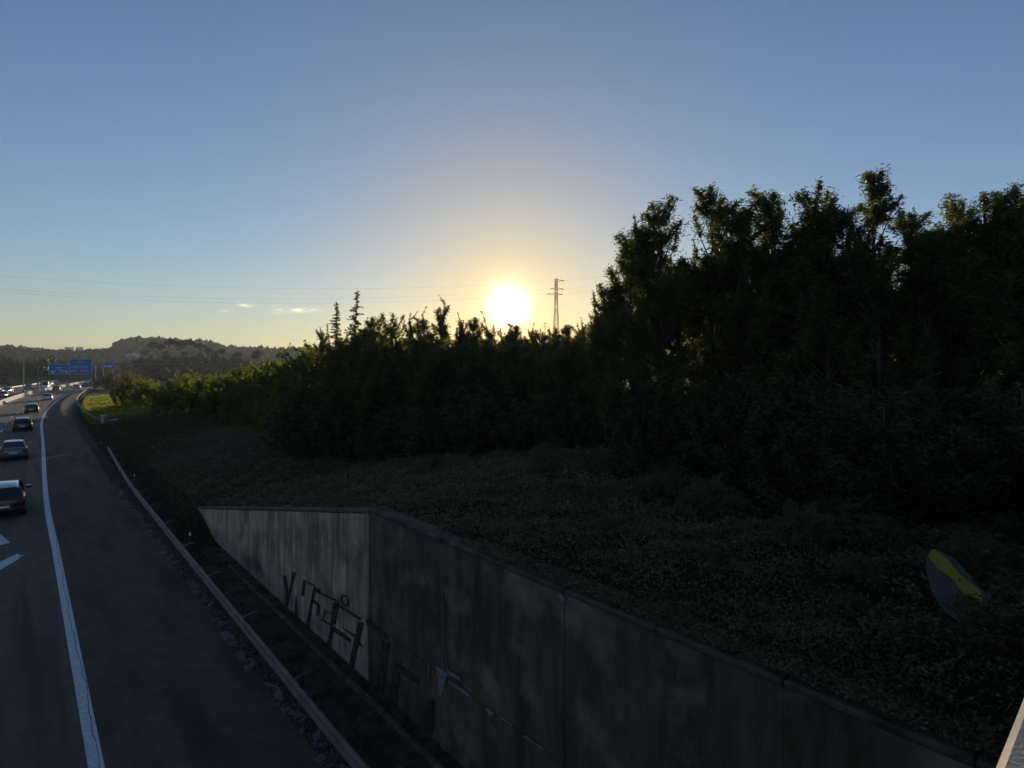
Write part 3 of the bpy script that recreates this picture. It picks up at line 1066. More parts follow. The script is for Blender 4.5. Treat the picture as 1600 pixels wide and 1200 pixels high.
def car(s, d, label, pname, pcol, kind='hatch', face=1, lights=False, brake=False, L=4.25, Wd=1.80, Hc=1.47, group='cars on the motorway', roofcol=None):
    """local x forward, y left, z up; face=1 drives away from the bridge"""
    pt = P(s, d)
    rz = heading(s) + (0 if face > 0 else math.pi)
    name = {'van': 'van', 'truck': 'van'}.get(kind, 'car')
    c = thing(name, tuple(pt), label, name, group, rz)
    pm = paint(pname, pcol)
    hl, hw = L / 2, Wd / 2
    # body shell: stations along x with (half width, sill z, shoulder z)
    if kind == 'sedan':
        st = [(-hl, .70, .34, .80), (-hl + .10, .80, .26, .93), (-hl + .5, .87, .22, 1.0), (-1.1, .89, .2, .97), (0, .90, .2, .94), (.8, .90, .2, .94), (1.3, .88, .2, .90), (hl - .35, .82, .24, .76), (hl - .05, .72, .3, .62), (hl, .6, .36, .55)]
        cab = [(-1.75, .96, .62), (-1.05, Hc - .06, .56), (-.6, Hc, .56), (.2, Hc - .02, .57), (.45, Hc - .08, .58), (1.2, .92, .66)]
    elif kind == 'van':
        st = [(-hl, .80, .34, 1.15), (-hl + .08, .88, .26, 1.2), (-1.0, .9, .2, 1.2), (.6, .9, .2, 1.15), (1.5, .88, .22, 1.05), (hl - .1, .78, .3, .8), (hl, .7, .36, .7)]
        cab = [(-hl + .03, 1.18, .80), (-hl + .12, Hc - .06, .76), (-hl + .4, Hc, .76), (.6, Hc, .76), (.9, Hc - .1, .75), (1.6, 1.08, .78)]
    else:
        st = [(-hl, .72, .34, .84), (-hl + .08, .82, .26, .98), (-hl + .4, .88, .22, 1.02), (-1.1, .9, .2, .99), (0, .90, .2, .96), (.8, .90, .2, .95), (1.2, .88, .2, .92), (hl - .35, .82, .24, .80), (hl - .05, .72, .3, .64), (hl, .6, .36, .56)]
        cab = [(-hl + .10, .99, .68), (-hl + .42, Hc - .10, .57), (-hl + .62, Hc - .01, .56), (-.4, Hc, .57), (.25, Hc - .03, .58), (.5, Hc - .1, .59), (1.25, .92, .67)]
    rows = []
    for (x, w, zb, zt) in st:
        w *= hw / .9
        rows.append([(x, -w * .90, zb), (x, -w * .98, zb + .10), (x, -w, (zb + zt) / 2), (x, -w * .97, zt - .10), (x, -w * .90, zt), (x, -w * .5, zt + .02), (x, 0, zt + .03),
                     (x, w * .5, zt + .02), (x, w * .90, zt), (x, w * .97, zt - .10), (x, w, (zb + zt) / 2), (x, w * .98, zb + .10), (x, w * .90, zb), (x, 0, zb - .02)])
        rows[-1].append(rows[-1][0])
    v, f = loft(rows)
    MB().add(v, f).build('body', pm, c, smooth=True)
    # greenhouse: glass block with roof skin and pillars
    xs = [q[0] for q in cab]
    belt = np.interp(xs, [q[0] for q in st], [q[3] for q in st])
    beltw = np.interp(xs, [q[0] for q in st], [q[1] for q in st]) * hw / .9 * .88

    def cz(i):
        x, z, w = cab[i]
        w *= hw / .9
        return x, max(z, belt[i] + .005), w
    sidev = []
    for i in range(len(cab)):
        x, z, w = cz(i)
        fr = (z - belt[i]) / max(.01, (Hc - belt[i]))
        w2 = beltw[i] * (1 - fr) + w * fr
        sidev.append((x, z, w2))
    gl_rows = []
    for i, (x, z, w) in enumerate(sidev):
        b_ = belt[i] - .02
        gl_rows.append([(x, -beltw[i], b_), (x, -w, z - .005), (x, -w * .8, z + .015), (x, 0, z + .03), (x, w * .8, z + .015), (x, w, z - .005), (x, beltw[i], b_)])
    v, f = loft(gl_rows)
    gh = MB().add(v, f).build('window_glass', 'car_glass', c, smooth=False)
    # roof skin
    i0, i1 = (1, len(cab) - 2)
    rrws = []
    for i in range(i0, i1 + 1):
        x, z, w = sidev[i]
        rrws.append([(x, -w - .012, z - .03), (x, -w * .99, z + .012), (x, -w * .8, z + .034), (x, 0, z + .05), (x, w * .8, z + .034), (x, w * .99, z + .012), (x, w + .012, z - .03)])
    v, f = loft(rrws, False)
    MB().add(v, f).build('roof', paint(*roofcol) if roofcol else pm, c, smooth=True)  # separate pale roof paint stands in for the sky's reflection
    for sg_ in (-1, 1):
        for i, j in ((0, 1), (len(cab) - 1, len(cab) - 2)):
            a, b = sidev[i], sidev[j]
            MB().bar((a[0], sg_ * a[2], a[1]), (b[0], sg_ * b[2], b[1]), .045, .04, 6).build('pillar', pm, c)
        xm = -.15
        wb = float(np.interp(xm, xs, beltw))
        wt_ = float(np.interp(xm, xs, [q[2] for q in sidev]))
        zt = float(np.interp(xm, xs, [q[1] for q in sidev]))
        MB().bar((xm, sg_ * (wb + .005), float(np.interp(xm, xs, belt))), (xm, sg_ * (wt_ + .005), zt), .04, .035, 6).build('pillar', pm, c)
    # wheels
    for wx in (-hl + .78, hl - .82):
        for sg_ in (-1, 1):
            wy = sg_ * (hw - .12)
            ty = MB().bar((wx, wy - .11, .31), (wx, wy + .11, .31), .315, n=18).build('wheel', 'tyre', c, bevel=.02)
            MB().bar((wx, wy + sg_ * .08, .31), (wx, wy + sg_ * .118, .31), .21, .19, n=12).build('rim', 'rim', ty)
    MB().box((0, 0, .28), (L - .5, Wd - .34, .2)).build('underbody', 'trim', c)
    # rear details
    zr = .80 if kind != 'van' else 1.0
    for sg_ in (-1, 1):
        MB().box((-hl + .03, sg_ * (hw - .21), zr), (.13, .30, .17 if kind != 'van' else .45)).build('tail_light', 'tail_lit' if brake else 'tail_red', c, bevel=.03)
        MB().box((hl - .12, sg_ * (hw - .33), .64), (.16, .34, .14)).build('head_light', 'head_lamp' if lights else 'white_plastic', c, bevel=.03)
        MB().box((.78, sg_ * (hw + .07), 1.02), (.12, .20, .13)).bar((.8, sg_ * (hw - .06), .98), (.78, sg_ * (hw + .04), 1.0), .02).build('mirror', pm, c)
    MB().box((-hl - .01, 0, .46), (.14, Wd - .2, .20)).build('bumper', 'trim' if pname == 'black' else pm, c, bevel=.04)
    MB().box((-hl - .085, 0, .60 if kind != 'van' else .6), (.012, .52, .11)).build('number_plate', 'plate', c)
    MB().box((hl + .005, 0, .46), (.012, .52, .11)).build('number_plate', 'plate', c)
    return c


def car_px(px, py, lane_d, *a, **k):
    """car whose rear foot stands at that pixel row in the given lane"""
    g = gp(px, py)
    s_, _ = SD(g.x, g.y)
    return car(float(s_[0]) + 2.0, lane_d, *a, **k)


car_px(14, 809, -1.72, 'black estate car with pale sky-bright roof entering beside the painted arrow', 'black', (.012, .012, .015), kind='hatch', Hc=1.52, L=4.4, roofcol=('pale', (.50, .53, .54)))  # reflected sky is painted into the roof colour of the dark cars
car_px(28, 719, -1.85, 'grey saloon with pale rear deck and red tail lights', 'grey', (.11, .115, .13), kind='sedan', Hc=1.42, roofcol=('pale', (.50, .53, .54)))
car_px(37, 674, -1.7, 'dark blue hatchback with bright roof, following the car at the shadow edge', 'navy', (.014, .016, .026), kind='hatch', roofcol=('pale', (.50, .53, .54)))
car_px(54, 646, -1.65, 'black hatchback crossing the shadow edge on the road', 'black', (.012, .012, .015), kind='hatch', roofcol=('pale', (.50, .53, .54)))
car_px(77, 626, -1.75, 'silver hatchback driving in sunlight', 'silver', (.42, .42, .43), kind='hatch', Hc=1.5)
car_px(90, 611, -5.3, 'black car in the lane next to the median barrier', 'black', (.012, .012, .015), kind='hatch')
car_px(122, 608, -1.9, 'grey hatchback driving below the blue sign panels', 'steel', (.16, .18, .21), kind='hatch')
car_px(135, 604, -2.0, 'dark saloon with white sunlit flank near the gantry pole', 'navy', (.014, .016, .026), kind='sedan')
car_px(142, 603.5, -1.2, 'black car just beside the gantry pole', 'black', (.012, .012, .015), kind='hatch')
G2 = 'cars on the opposite carriageway'
car(150, -15.3, 'white car on the opposite carriageway nearest the lone lamp post', 'white', (.72, .72, .70), face=-1, lights=True, group=G2)
car(176, -11.2, 'dark car on the opposite carriageway between the lamp posts', 'black', (.012, .012, .015), face=-1, lights=True, group=G2)
car(205, -15.0, 'grey car with lit headlights beyond the lamp posts', 'steel', (.16, .18, .21), face=-1, lights=True, group=G2)
car(236, -11.3, 'white van on the opposite carriageway', 'white', (.72, .72, .70), kind='van', face=-1, L=5.4, Wd=1.95, Hc=2.3, group=G2)
car(233, -15.0, 'dark red car alongside the white van', 'red', (.16, .02, .02), face=-1, group=G2)
car(268, -14.8, 'white car behind the white van on the opposite carriageway', 'white', (.72, .72, .70), face=-1, lights=True, group=G2)
car(390, -11.0, 'distant car with bright headlights beyond the gantry', 'steel', (.16, .18, .21), face=-1, lights=True, group=G2)

# ------------------------------------------------------------------ foliage


def leaves(name, C, L, Wd, m, droop=0.3, seed=0, up=0.0):
    """rhombic leaves: C centres (n,3), L lengths, random directions with a droop"""
    g = np.random.default_rng(seed)
    n = len(C)
    dirs = g.normal(size=(n, 3))
    dirs[:, 2] = dirs[:, 2] * .7 - droop + up
    dirs /= np.linalg.norm(dirs, axis=1)[:, None] + 1e-9
    q = g.normal(size=(n, 3))
    side = np.cross(dirs, q)
    side /= np.linalg.norm(side, axis=1)[:, None] + 1e-9
    L = np.broadcast_to(L, (n,)) * g.uniform(.65, 1.3, n)
    w = np.broadcast_to(Wd, (n,)) * g.uniform(.7, 1.3, n)
    a = C - dirs * (L / 2)[:, None]
    b = C + dirs * (L / 2)[:, None]
    mid = C - dirs * (L * .06)[:, None]
    V = np.stack([a, mid + side * (w / 2)[:, None], b, mid - side * (w / 2)[:, None]], 1).reshape(-1, 3)
    Fc = np.arange(4 * n).reshape(n, 4)
    me = mesh_np(name, V, Fc)
    me.materials.append(M[m])
    return me


def make_tree(style, seed):
    """returns (trunk mesh, crown mesh, design height): limbs ending in upswept leafy plumes"""
    g = np.random.default_rng(seed)
    tm = MB()
    # h, width, leaves, leaf length, leaf width, material, limbs, plume length, plume radius, trunk radius
    h, wid, nl, LL, LW, mt, nb, pl, prd, r0 = {
        'grove': (9.0, 1.45, 42000, .15, .034, 'leaf_grove', 180, (.4, .9), .29, .10),
        'mid': (6.0, 1.4, 16000, .14, .036, 'leaf_mid', 110, (.4, .9), .20, .06),
        'bush': (4.5, 2.4, 12000, .18, .080, 'leaf_hedge', 80, (.7, 1.3), .42, .06),
        'shrub': (2.4, 1.4, 10000, .10, .036, 'leaf_under', 60, (.4, .8), .22, .03),
        'spire': (7.0, .85, 9000, .14, .045, 'leaf_mid', 130, (.3, .5), .17, .05),
        'pine': (14.0, 5.0, 5200, .62, .34, 'leaf_dark', 44, (1.6, 2.8), .9, .28),
        'round': (9.0, 3.6, 5200, .55, .32, 'leaf_dark', 60, (1.2, 2.2), .75, .2)}[style]
    ph = g.uniform(0, 6.28)
    lean = g.uniform(.0, .05) * h
    K = 8

    def axis(t):
        return np.array([math.cos(ph) * lean * t * t + .08 * math.sin(3 * t + ph), math.sin(ph) * lean * t * t + .08 * math.cos(4 * t + ph) - .08, h * t])
    tp = .99 if style == 'spire' else .9
    pts = [axis(t) for t in np.linspace(0, tp, K)]
    pts[0] = pts[0] - np.array([0, 0, .4])
    tm.path([Vector(p) for p in pts], [max(.012, r0 * (1 - .92 * i / (K - 1))) for i in range(K)], 6)
    # several leaders give a split, lobed outline
    lobes = [(g.uniform(0, 6.283), g.uniform(.25, .7) * wid, g.uniform(.6, .93)) for _ in range(4)] + [(0, 0, 1.0)]
    plumes = []      # (start, end, radius at start)
    for i in range(nb):
        az_ = g.uniform(0, 6.283)
        f = g.uniform(0, 1)
        if style == 'spire':
            t = .05 + .94 * (i + f) / nb
            rad = wid * (1.03 - t) ** .85 * g.uniform(.55, 1.25) + .05
            b = axis(t)
            e = b + np.array([math.cos(az_) * rad, math.sin(az_) * rad, rad * g.uniform(-.25, .25)])
            plumes.append((b, e, prd * (1.15 - .75 * t)))
            tm.bar(Vector(b), Vector(e), .012, .004, 3)
            continue
        if style == 'pine':
            t = g.uniform(.55, .85)
            rad = wid * f ** .6
            top = h * (.98 - .10 * (rad / wid) ** 2) * g.uniform(.9, 1.0)
            e = axis(t) + np.array([math.cos(az_) * rad, math.sin(az_) * rad, 0])
            e[2] = top
        elif style in ('bush', 'shrub', 'round'):
            t = g.uniform(.03, .6)
            q = f ** .5
            zt = h * math.sqrt(max(.02, 1 - (q * .98) ** 2)) * g.uniform(.55, 1.03)
            e = axis(min(.9, zt / h)) + np.array([math.cos(az_) * wid * q, math.sin(az_) * wid * q, 0])
            e[2] = zt
        else:
            la, lr, lh = lobes[i % 5]
            if i >= 5 and (i // 5) % 2 == 0:      # rounded head of this leader
                hd_ = {'grove': (.60, 1.0), 'mid': (.36, .66)}[style]
                q = g.normal(size=3)
                q = q / np.linalg.norm(q) * g.uniform(.25, 1.0) ** .45
                k = min(1, .35 + lh)
                e = axis(.88) * np.array([1, 1, 0]) + np.array([math.cos(la) * lr * k + q[0] * hd_[0], math.sin(la) * lr * k + q[1] * hd_[0], h * lh - hd_[1] * 1.02 + q[2] * hd_[1]])
                az_ = math.atan2(q[1], q[0])
                b = axis(min(.88, max(.05, e[2] / h - .14)))
                up = np.array([0, 0, .75]) + q * .9
                up = up / np.linalg.norm(up)
                st_ = e - up * g.uniform(*pl) * .6
                tm.path([Vector(b), Vector(st_), Vector(e)], [.012, .008, .004], 3)
                plumes.append((st_, e, prd * g.uniform(.75, 1.2)))
                continue
            zt = h * lh * (1.0 - .94 * f ** 1.25)
            t = max(.03, zt / h - .16)
            prof = (.52 + .85 * (1 - (zt / (h * lh)) ** 2.2)) * (.7 + .3 * min(1, zt / (.3 * h)))
            rad = wid * prof * math.sqrt(g.uniform(.0, .72)) if i >= 5 else 0
            k = min(1, .35 + zt / h)
            e = axis(min(.9, zt / h)) + np.array([math.cos(la) * lr * k + math.cos(az_) * rad, math.sin(la) * lr * k + math.sin(az_) * rad, 0])
            e[2] = zt
        b = axis(min(t, .88))
        d = e - b
        L_ = g.uniform(*pl)
        tilt = np.array([math.cos(az_), math.sin(az_), 0]) * g.uniform(.1, 1.5)
        if style == 'pine':
            up = np.array([0, 0, .25]) + tilt * 1.6
        else:
            up = np.array([0, 0, 1.0]) + tilt
        up = up / np.linalg.norm(up)
        st_ = e - up * L_
        st_[2] = max(st_[2], .1)
        m1 = b * .5 + st_ * .5 + np.array([0, 0, -.06 * abs(d[0])])
        tm.path([Vector(b), Vector(m1), Vector(st_), Vector(e)], [max(.01, r0 * .36 * (1 - t * .7)), max(.008, r0 * .2), .008, .004], 4)
        plumes.append((st_, e, prd * g.uniform(.7, 1.3)))
    # thin leafy shoots reaching out of the heads
    for i in range({'grove': 26, 'mid': 44, 'bush': 26}.get(style, 0)):
        b, e, _ = plumes[g.integers(0, len(plumes))]
        if e[2] < h * .55:
            continue
        up = np.array([g.normal(0, .28), g.normal(0, .28), 1.0])
        e2 = e + up * g.uniform(.22, .62) * (1 if style != 'grove' else 1.1)
        tm.path([Vector(e), Vector(e2)], [.005, .003], 3)
        plumes.append((e - up * .1, e2, .075 if style != 'bush' else .14))
    A_ = np.array([p[0] for p in plumes])
    B_ = np.array([p[1] for p in plumes])
    R_ = np.array([p[2] for p in plumes])
    wgt = R_ ** 1.3 * np.linalg.norm(B_ - A_, axis=1)
    idx = g.choice(len(plumes), size=nl, p=wgt / wgt.sum())
    tt = g.uniform(0, 1, nl) ** 1.25 * 1.03
    u = g.normal(size=(nl, 3))
    u /= np.linalg.norm(u, axis=1)[:, None]
    rr_ = np.minimum(np.abs(g.normal(0, .55, nl)), 1.15) * (R_[idx] * (1.1 - (.85 if style in ('spire', 'bush') else .5) * tt ** 1.6))
    C = A_[idx] * (1 - tt)[:, None] + B_[idx] * tt[:, None] + u * rr_[:, None]
    C[:, 2] = np.maximum(C[:, 2], .05)
    crown = leaves('crown', C, LL, LW, mt, .25 if style == 'grove' else .0, seed, .15 if style == 'mid' else 0)
    trunk = tm.mesh('trunk')
    trunk.materials.append(M['bark'])
    return trunk, crown, h


LIB = {}
for st_, n_ in (('grove', 6), ('mid', 5), ('bush', 4), ('shrub', 3), ('spire', 2), ('pine', 3), ('round', 3)):
    LIB[st_] = [make_tree(st_, 100 + 17 * i + len(st_) * 7) for i in range(n_)]


def plant(style, i, x, y, z, height, label, name, cat, group, wide=1.0, leaf=None):
    tr, cr, h = LIB[style][i % len(LIB[style])]
    t = thing(name, (x, y, z), label, cat, group, random.uniform(0, 6.28))
    k = height / h
    t.scale = (k * wide, k * wide, k)
    obj('trunk', tr, None, t)
    if leaf:
        key = cr.name + leaf
        if key not in bpy.data.meshes:
            c2 = cr.copy()
            c2.name = key
            c2.materials[0] = M[leaf]
        cr = bpy.data.meshes[key]
    obj('crown', cr, None, t)
    return t


def plant_px(style, i, px, Y, top, *a, **k):
    """tree at column px and depth Y whose top reaches photo row top"""
    p = at(px, Y, 0)
    z = ground_at(p.x, p.y) - .05
    return plant(style, i, p.x, p.y, z, zrow(top, Y) - z, *a, **k)


# grove on the right: (column, depth, top row)
GL = 'tall narrow-leaved tree in the dark grove above the retaining wall'
GG = 'trees of the dark grove above the wall'
grove = [(985, 19, 368), (1032, 17.5, 312), (1070, 19, 385), (1104, 18, 284), (1146, 17, 322), (1182, 18, 372), (1216, 16.5, 294),
         (1256, 16, 372), (1296, 15.5, 268), (1336, 16, 360), (1372, 15, 256), (1416, 15, 316), (1452, 14.5, 372), (1500, 15, 305), (1532, 14, 286), (1588, 14, 280), (1640, 13.5, 300), (1700, 13, 300), (1770, 13, 300),
         (1010, 23, 410), (1090, 23, 398), (1160, 22, 392), (1240, 21, 384), (1320, 20, 380), (1400, 19.5, 376), (1480, 19, 376), (1560, 18, 355), (1640, 17, 370), (1720, 17, 370), (962, 20, 440)]
for i, (px, Y, top) in enumerate(grove):
    k = i if i < 19 else i + 3
    if px == 1032:
        lab = 'broad leafy tree at the sunward end of the dark grove'
    elif px == 1372:
        lab = 'tallest tree of the dark grove, with airy split top'
    elif px == 1532:
        lab = 'grove tree with yellow-green sunlit leaves below its top'
    else:
        lab = GL
    plant_px('grove', k, px, Y, top, lab, 'grove_tree', 'tree', GG, wide=random.uniform(1.12, 1.32))
# shrubs at the foot of the grove
for i in range(44):
    px = 930 + i * 19 + random.uniform(-8, 8)
    Y = np.interp(px, [930, 1100, 1300, 1500, 1750], [20.5, 15.5, 12.6, 11.2, 10.6]) + random.uniform(-.6, 1.8)
    plant_px('shrub', i, px, Y, HOR - (random.uniform(1.7, 3.0) + ground_at(*at(px, Y, 0)[:2]) - CAMZ) * F / Y, 'low leafy shrub at the foot of the dark grove', 'shrub', 'shrub', 'shrubs at the foot of the grove', wide=1.15)

# young trees in the middle, below the sun
ML = 'feathery young tree in the thicket below the sun'
MG = 'young trees of the middle thicket'
mids = [(505, 46, 520), (585, 42, 497), (612, 40, 492), (640, 40, 494), (668, 38, 500), (692, 37, 482), (716, 37, 500), (742, 36, 500), (766, 36, 505), (790, 35, 516), (812, 35, 510), (838, 34, 515), (862, 33, 515),
        (884, 32, 510), (905, 31, 508), (926, 28, 505), (945, 26, 498)]
for i, (px, Y, top) in enumerate(mids):
    lab = 'bushy young tree standing proud of the middle thicket' if px == 692 else ML
    plant_px('grove' if i % 3 == 1 else 'mid', i, px, Y, top - 4, lab, 'young_tree', 'tree', MG, wide=1.0 if i % 3 != 1 else 1.25, leaf='leaf_mid' if i % 3 == 1 else None)
for i in range(32):
    px = 534 + i * 13 + random.uniform(-5, 5)
    Y = np.interp(px, [500, 700, 960], [44, 36, 27]) + random.uniform(-1.5, 2)
    plant_px('grove', i + 1, px, Y, random.uniform(512, 540), 'dense young tree within the middle thicket', 'young_tree', 'tree', MG, wide=1.45, leaf='leaf_mid')
for i in range(26):
    px = 500 + i * 18 + random.uniform(-6, 6)
    Y = np.interp(px, [500, 700, 960], [40, 31, 23]) + random.uniform(-1.5, 2)
    plant_px('mid', i + 2, px, Y, random.uniform(522, 556), 'lower young tree in the front of the middle thicket', 'young_tree', 'tree', MG, wide=1.35)
for i in range(34):
    px = 470 + i * 15 + random.uniform(-6, 6)
    Y = np.interp(px, [470, 700, 980], [40, 28.5, 20]) + random.uniform(-1, 1)
    plant_px('shrub', i, px, Y, random.uniform(590, 640), 'shrub along the foot of the middle thicket', 'shrub', 'shrub', 'shrubs along the middle thicket', wide=1.25)
plant_px('spire', 0, 530, 44, 470, 'pointed young conifer, the shorter of two above the thicket', 'conifer', 'tree', 'two pointed conifers', wide=1.3)
plant_px('spire', 1, 556, 43, 452, 'pointed young conifer, the taller of two above the thicket', 'conifer', 'tree', 'two pointed conifers', wide=1.2)

# hedge of bushes along the bank on the left
HL = 'green bush in the hedge along the motorway bank'
HG = 'bushes of the roadside hedge'
hedge = [(214, 97, 592), (203, 93, 584), (224, 90, 590), (245, 86, 598), (268, 82, 590), (292, 79, 582), (318, 75, 584), (345, 71, 582), (372, 66, 572), (398, 62, 566), (424, 58, 562), (448, 54, 556), (470, 51, 546), (490, 48, 535),
         (258, 76, 610), (300, 71, 606), (340, 66, 604), (380, 60, 600), (418, 54, 596), (455, 49, 588), (488, 45, 580)]
hedge += [(172, 178, 577), (190, 184, 579), (206, 176, 578)]
hedge += [(px + 8, Y + 7, top + random.uniform(-2, 7)) for (px, Y, top) in hedge[2:14]]
for i, (px, Y, top) in enumerate(hedge):
    if px in (172, 190, 206):
        plant_px('bush', i, px, Y, top, 'brownish bush on the verge past the sunlit grass', 'bush', 'bush', 'brownish bushes past the sunlit grass', wide=1.3, leaf='leaf_rust')
    elif i == 1:
        plant_px('bush', i, px, Y, top, 'olive and rust tinted bush at the far end of the hedge', 'bush', 'bush', HG, wide=1.1, leaf='leaf_rust')
    else:
        plant_px('bush', i, px, Y, top, HL, 'bush', 'bush', HG, wide=1.2)

# trees across the motorway, far left
for i, (px, Y, top) in enumerate([(-20, 210, 560), (4, 215, 586), (14, 300, 556), (28, 290, 562), (42, 280, 563), (55, 285, 560), (68, 300, 556), (82, 320, 556), (96, 330, 560), (-45, 230, 550), (-5, 320, 548)]):
    p = at(px, Y, 0)
    plant('round', i, p.x, p.y, -.5, zrow(top, Y) + .5, 'dark round tree beyond the opposite carriageway', 'roadside_tree', 'tree', 'trees beyond the opposite carriageway', wide=1.3)
# umbrella pines on the rise
for i, (px, Y, top) in enumerate([(240, 345, 533), (252, 338, 537), (266, 342, 529), (281, 336, 531), (297, 344, 529), (312, 338, 535), (325, 332, 542), (346, 330, 543), (228, 348, 546), (372, 326, 549), (396, 322, 552), (404, 330, 546), (441, 318, 549), (335, 346, 548), (260, 330, 548), (290, 328, 548)]):
    p = at(px, Y, 0)
    z = -.4 + float(hill_h(np.degrees(np.arctan2(p.x, p.y)), np.hypot(p.x, p.y)))
    plant('pine', i, p.x, p.y, z, max(5, zrow(top, Y) - z), 'dark spreading pine on the low rise before the hill', 'pine_tree', 'tree', 'pines on the low rise', wide=.62)

# far woods: small irregular crowns over hills and valley
ico = bmesh.new()
bmesh.ops.create_icosphere(ico, subdivisions=1, radius=1)
iv = np.array([tuple(v.co) for v in ico.verts])
ifc = np.array([[v.index for v in f.verts] for f in ico.faces])
ico.free()


def blobs(name, X, Y, Z, size, label):
    n = len(X)
    g = np.random.default_rng(len(name) + n)
    V = iv[None] * g.uniform(.55, 1.35, (n, len(iv), 1))
    V = V * np.stack([size, size, size * g.uniform(.7, 1.5, n)], -1)[:, None, :]
    V = V + np.stack([X, Y, Z + size * .55], -1)[:, None, :]
    Fc = (ifc[None] + (np.arange(n) * len(iv))[:, None, None]).reshape(-1, 3)
    o = obj(name, mesh_np(name, V.reshape(-1, 3), Fc), 'wood')
    return tag(o, label, 'wood', None, 'stuff')


n = 9500
azs = rng.uniform(-50, 12, n)
rs = rng.uniform(640, 1060, n)
rs[:1600] = rng.uniform(960, 1010, 1600)
azr = np.radians(azs)
blobs('hill_wood', rs * np.sin(azr), rs * np.cos(azr), -.6 + hill_h(azs, rs), np.where(np.arange(n) < 1600, .6, .9) * rng.uniform(1.8, 4.4, n), 'continuous wood covering the distant hazy hills')
n = 4200
azs = rng.uniform(-48, 8, n)
rs = rng.uniform(300, 640, n)
X_, Y_ = rs * np.sin(np.radians(azs)), rs * np.cos(np.radians(azs))
s_, d_ = SD(X_, Y_)
ok = (d_ > 12) | (d_ < -32)
ok &= ~((s_ > 150) & (d_ > -60) & (d_ < -20) & (rs < 380))
blobs('valley_wood', X_[ok], Y_[ok], -.6 + hill_h(azs[ok], rs[ok]), rng.uniform(1.6, 3.6, ok.sum()), 'low dark woodland filling the valley before the hills')

# houses on the hillside
for (px, Y, py, w_, h_, lab) in ((212, 470, 553, 6, 4.5, 'white house with two storeys on the slope beyond the gantry'), (200, 480, 556, 9, 2.5, 'low pale house next to the white two-storey house'),
                                 (55, 700, 547, 9, 5, 'small white house on the far wooded slope'), (312, 900, 537, 11, 3.5, 'pale long building high on the hill'), (326, 910, 539, 7, 3, 'pale small building high on the hill'),
                                 (108, 880, 543.5, 9, 3.5, 'flat block on the skyline'), (124, 885, 543.5, 6, 3.5, 'narrow block on the skyline')):
    # walk out along the sight line to where it meets the hillside
    for Y in np.arange(300, 1100, 2.0):
        p = at(px, Y, 0)
        if float(hill_h(np.degrees(np.arctan2(p.x, p.y)), np.hypot(p.x, p.y))) - .4 > zrow(py, Y) - h_ * .9:
            break
    zt = zrow(py, Y) + 1.0
    w_, h_ = w_ * Y / 700, h_ * Y / 700
    hs = thing('house', (p.x, p.y, zt - h_), lab, 'house', rz=math.atan2(p.x, p.y) * -1 + random.uniform(-.4, .4))
    MB().box((0, 0, h_ / 2 - 1), (w_, 8, h_ + 2)).build('wall', 'house_wall', hs)
    mb = MB()
    if 'block' in lab:
        mb.box((0, 0, h_ + .2), (w_ + .4, 8.4, .4))
    else:
        a, b = w_ / 2 + .4, 4.4
        mb.add([(-a, -b, h_), (a, -b, h_), (a, b, h_), (-a, b, h_), (-a + 1, 0, h_ + 2), (a - 1, 0, h_ + 2)], [(0, 1, 5, 4), (2, 3, 4, 5), (1, 2, 5), (3, 0, 4), (3, 2, 1, 0)])
    mb.build('roof', 'roof_tile', hs)
    for wx in np.linspace(-w_ / 2 + 1.5, w_ / 2 - 1.5, 3):
        MB().box((wx, -4.02, h_ * .6), (1.1, .1, 1.3)).build('window', 'window_dark', hs)

# an overpass far down the motorway
p0, p1 = at(140, 330, 0), at(262, 290, 0)
ov = thing('overpass', tuple(p0), 'low grey road overpass beyond the blue signs', 'overpass')
q = p1 - p0
nn = Vector((-q.y, q.x, 0)).normalized()
zt = zrow(567.5, 310)
MB().hexa([Vector((0, 0, zt - .8)), q + Vector((0, 0, zt - .8)), q + nn * 8 + Vector((0, 0, zt - .8)), nn * 8 + Vector((0, 0, zt - .8))],
          [Vector((0, 0, zt)), q + Vector((0, 0, zt)), q + nn * 8 + Vector((0, 0, zt)), nn * 8 + Vector((0, 0, zt))]).build('deck', 'conc_cope', ov)
for f_ in (.02, .35, .68, .98):
    MB().box(q * f_ + nn * 4 + Vector((0, 0, (zt - 1.2) / 2 - .3)), (1, 1, zt - .22)).build('pier', 'conc_dark', ov)

# ------------------------------------------------------------------ ground cover


def scatter(n, s0, s1, d0, d1, dens_near=True, seed=1):
    g = np.random.default_rng(seed)
    out = []
    tot = 0
    while tot < n:
        s_ = g.uniform(s0, s1, n)
        d_ = d0 + (d1 - d0) * g.uniform(0, 1, n)
        x, y = PD(s_, d_)
        r2 = x * x + y * y + 20
        keep = (g.uniform(0, 1, n) < np.clip(260 / r2, .02, 1)) if dens_near else np.ones(n, bool)
        keep &= y > 1
        out.append(np.stack([x, y, s_, d_], -1)[keep])
        tot += keep.sum()
    return np.concatenate(out)[:n]


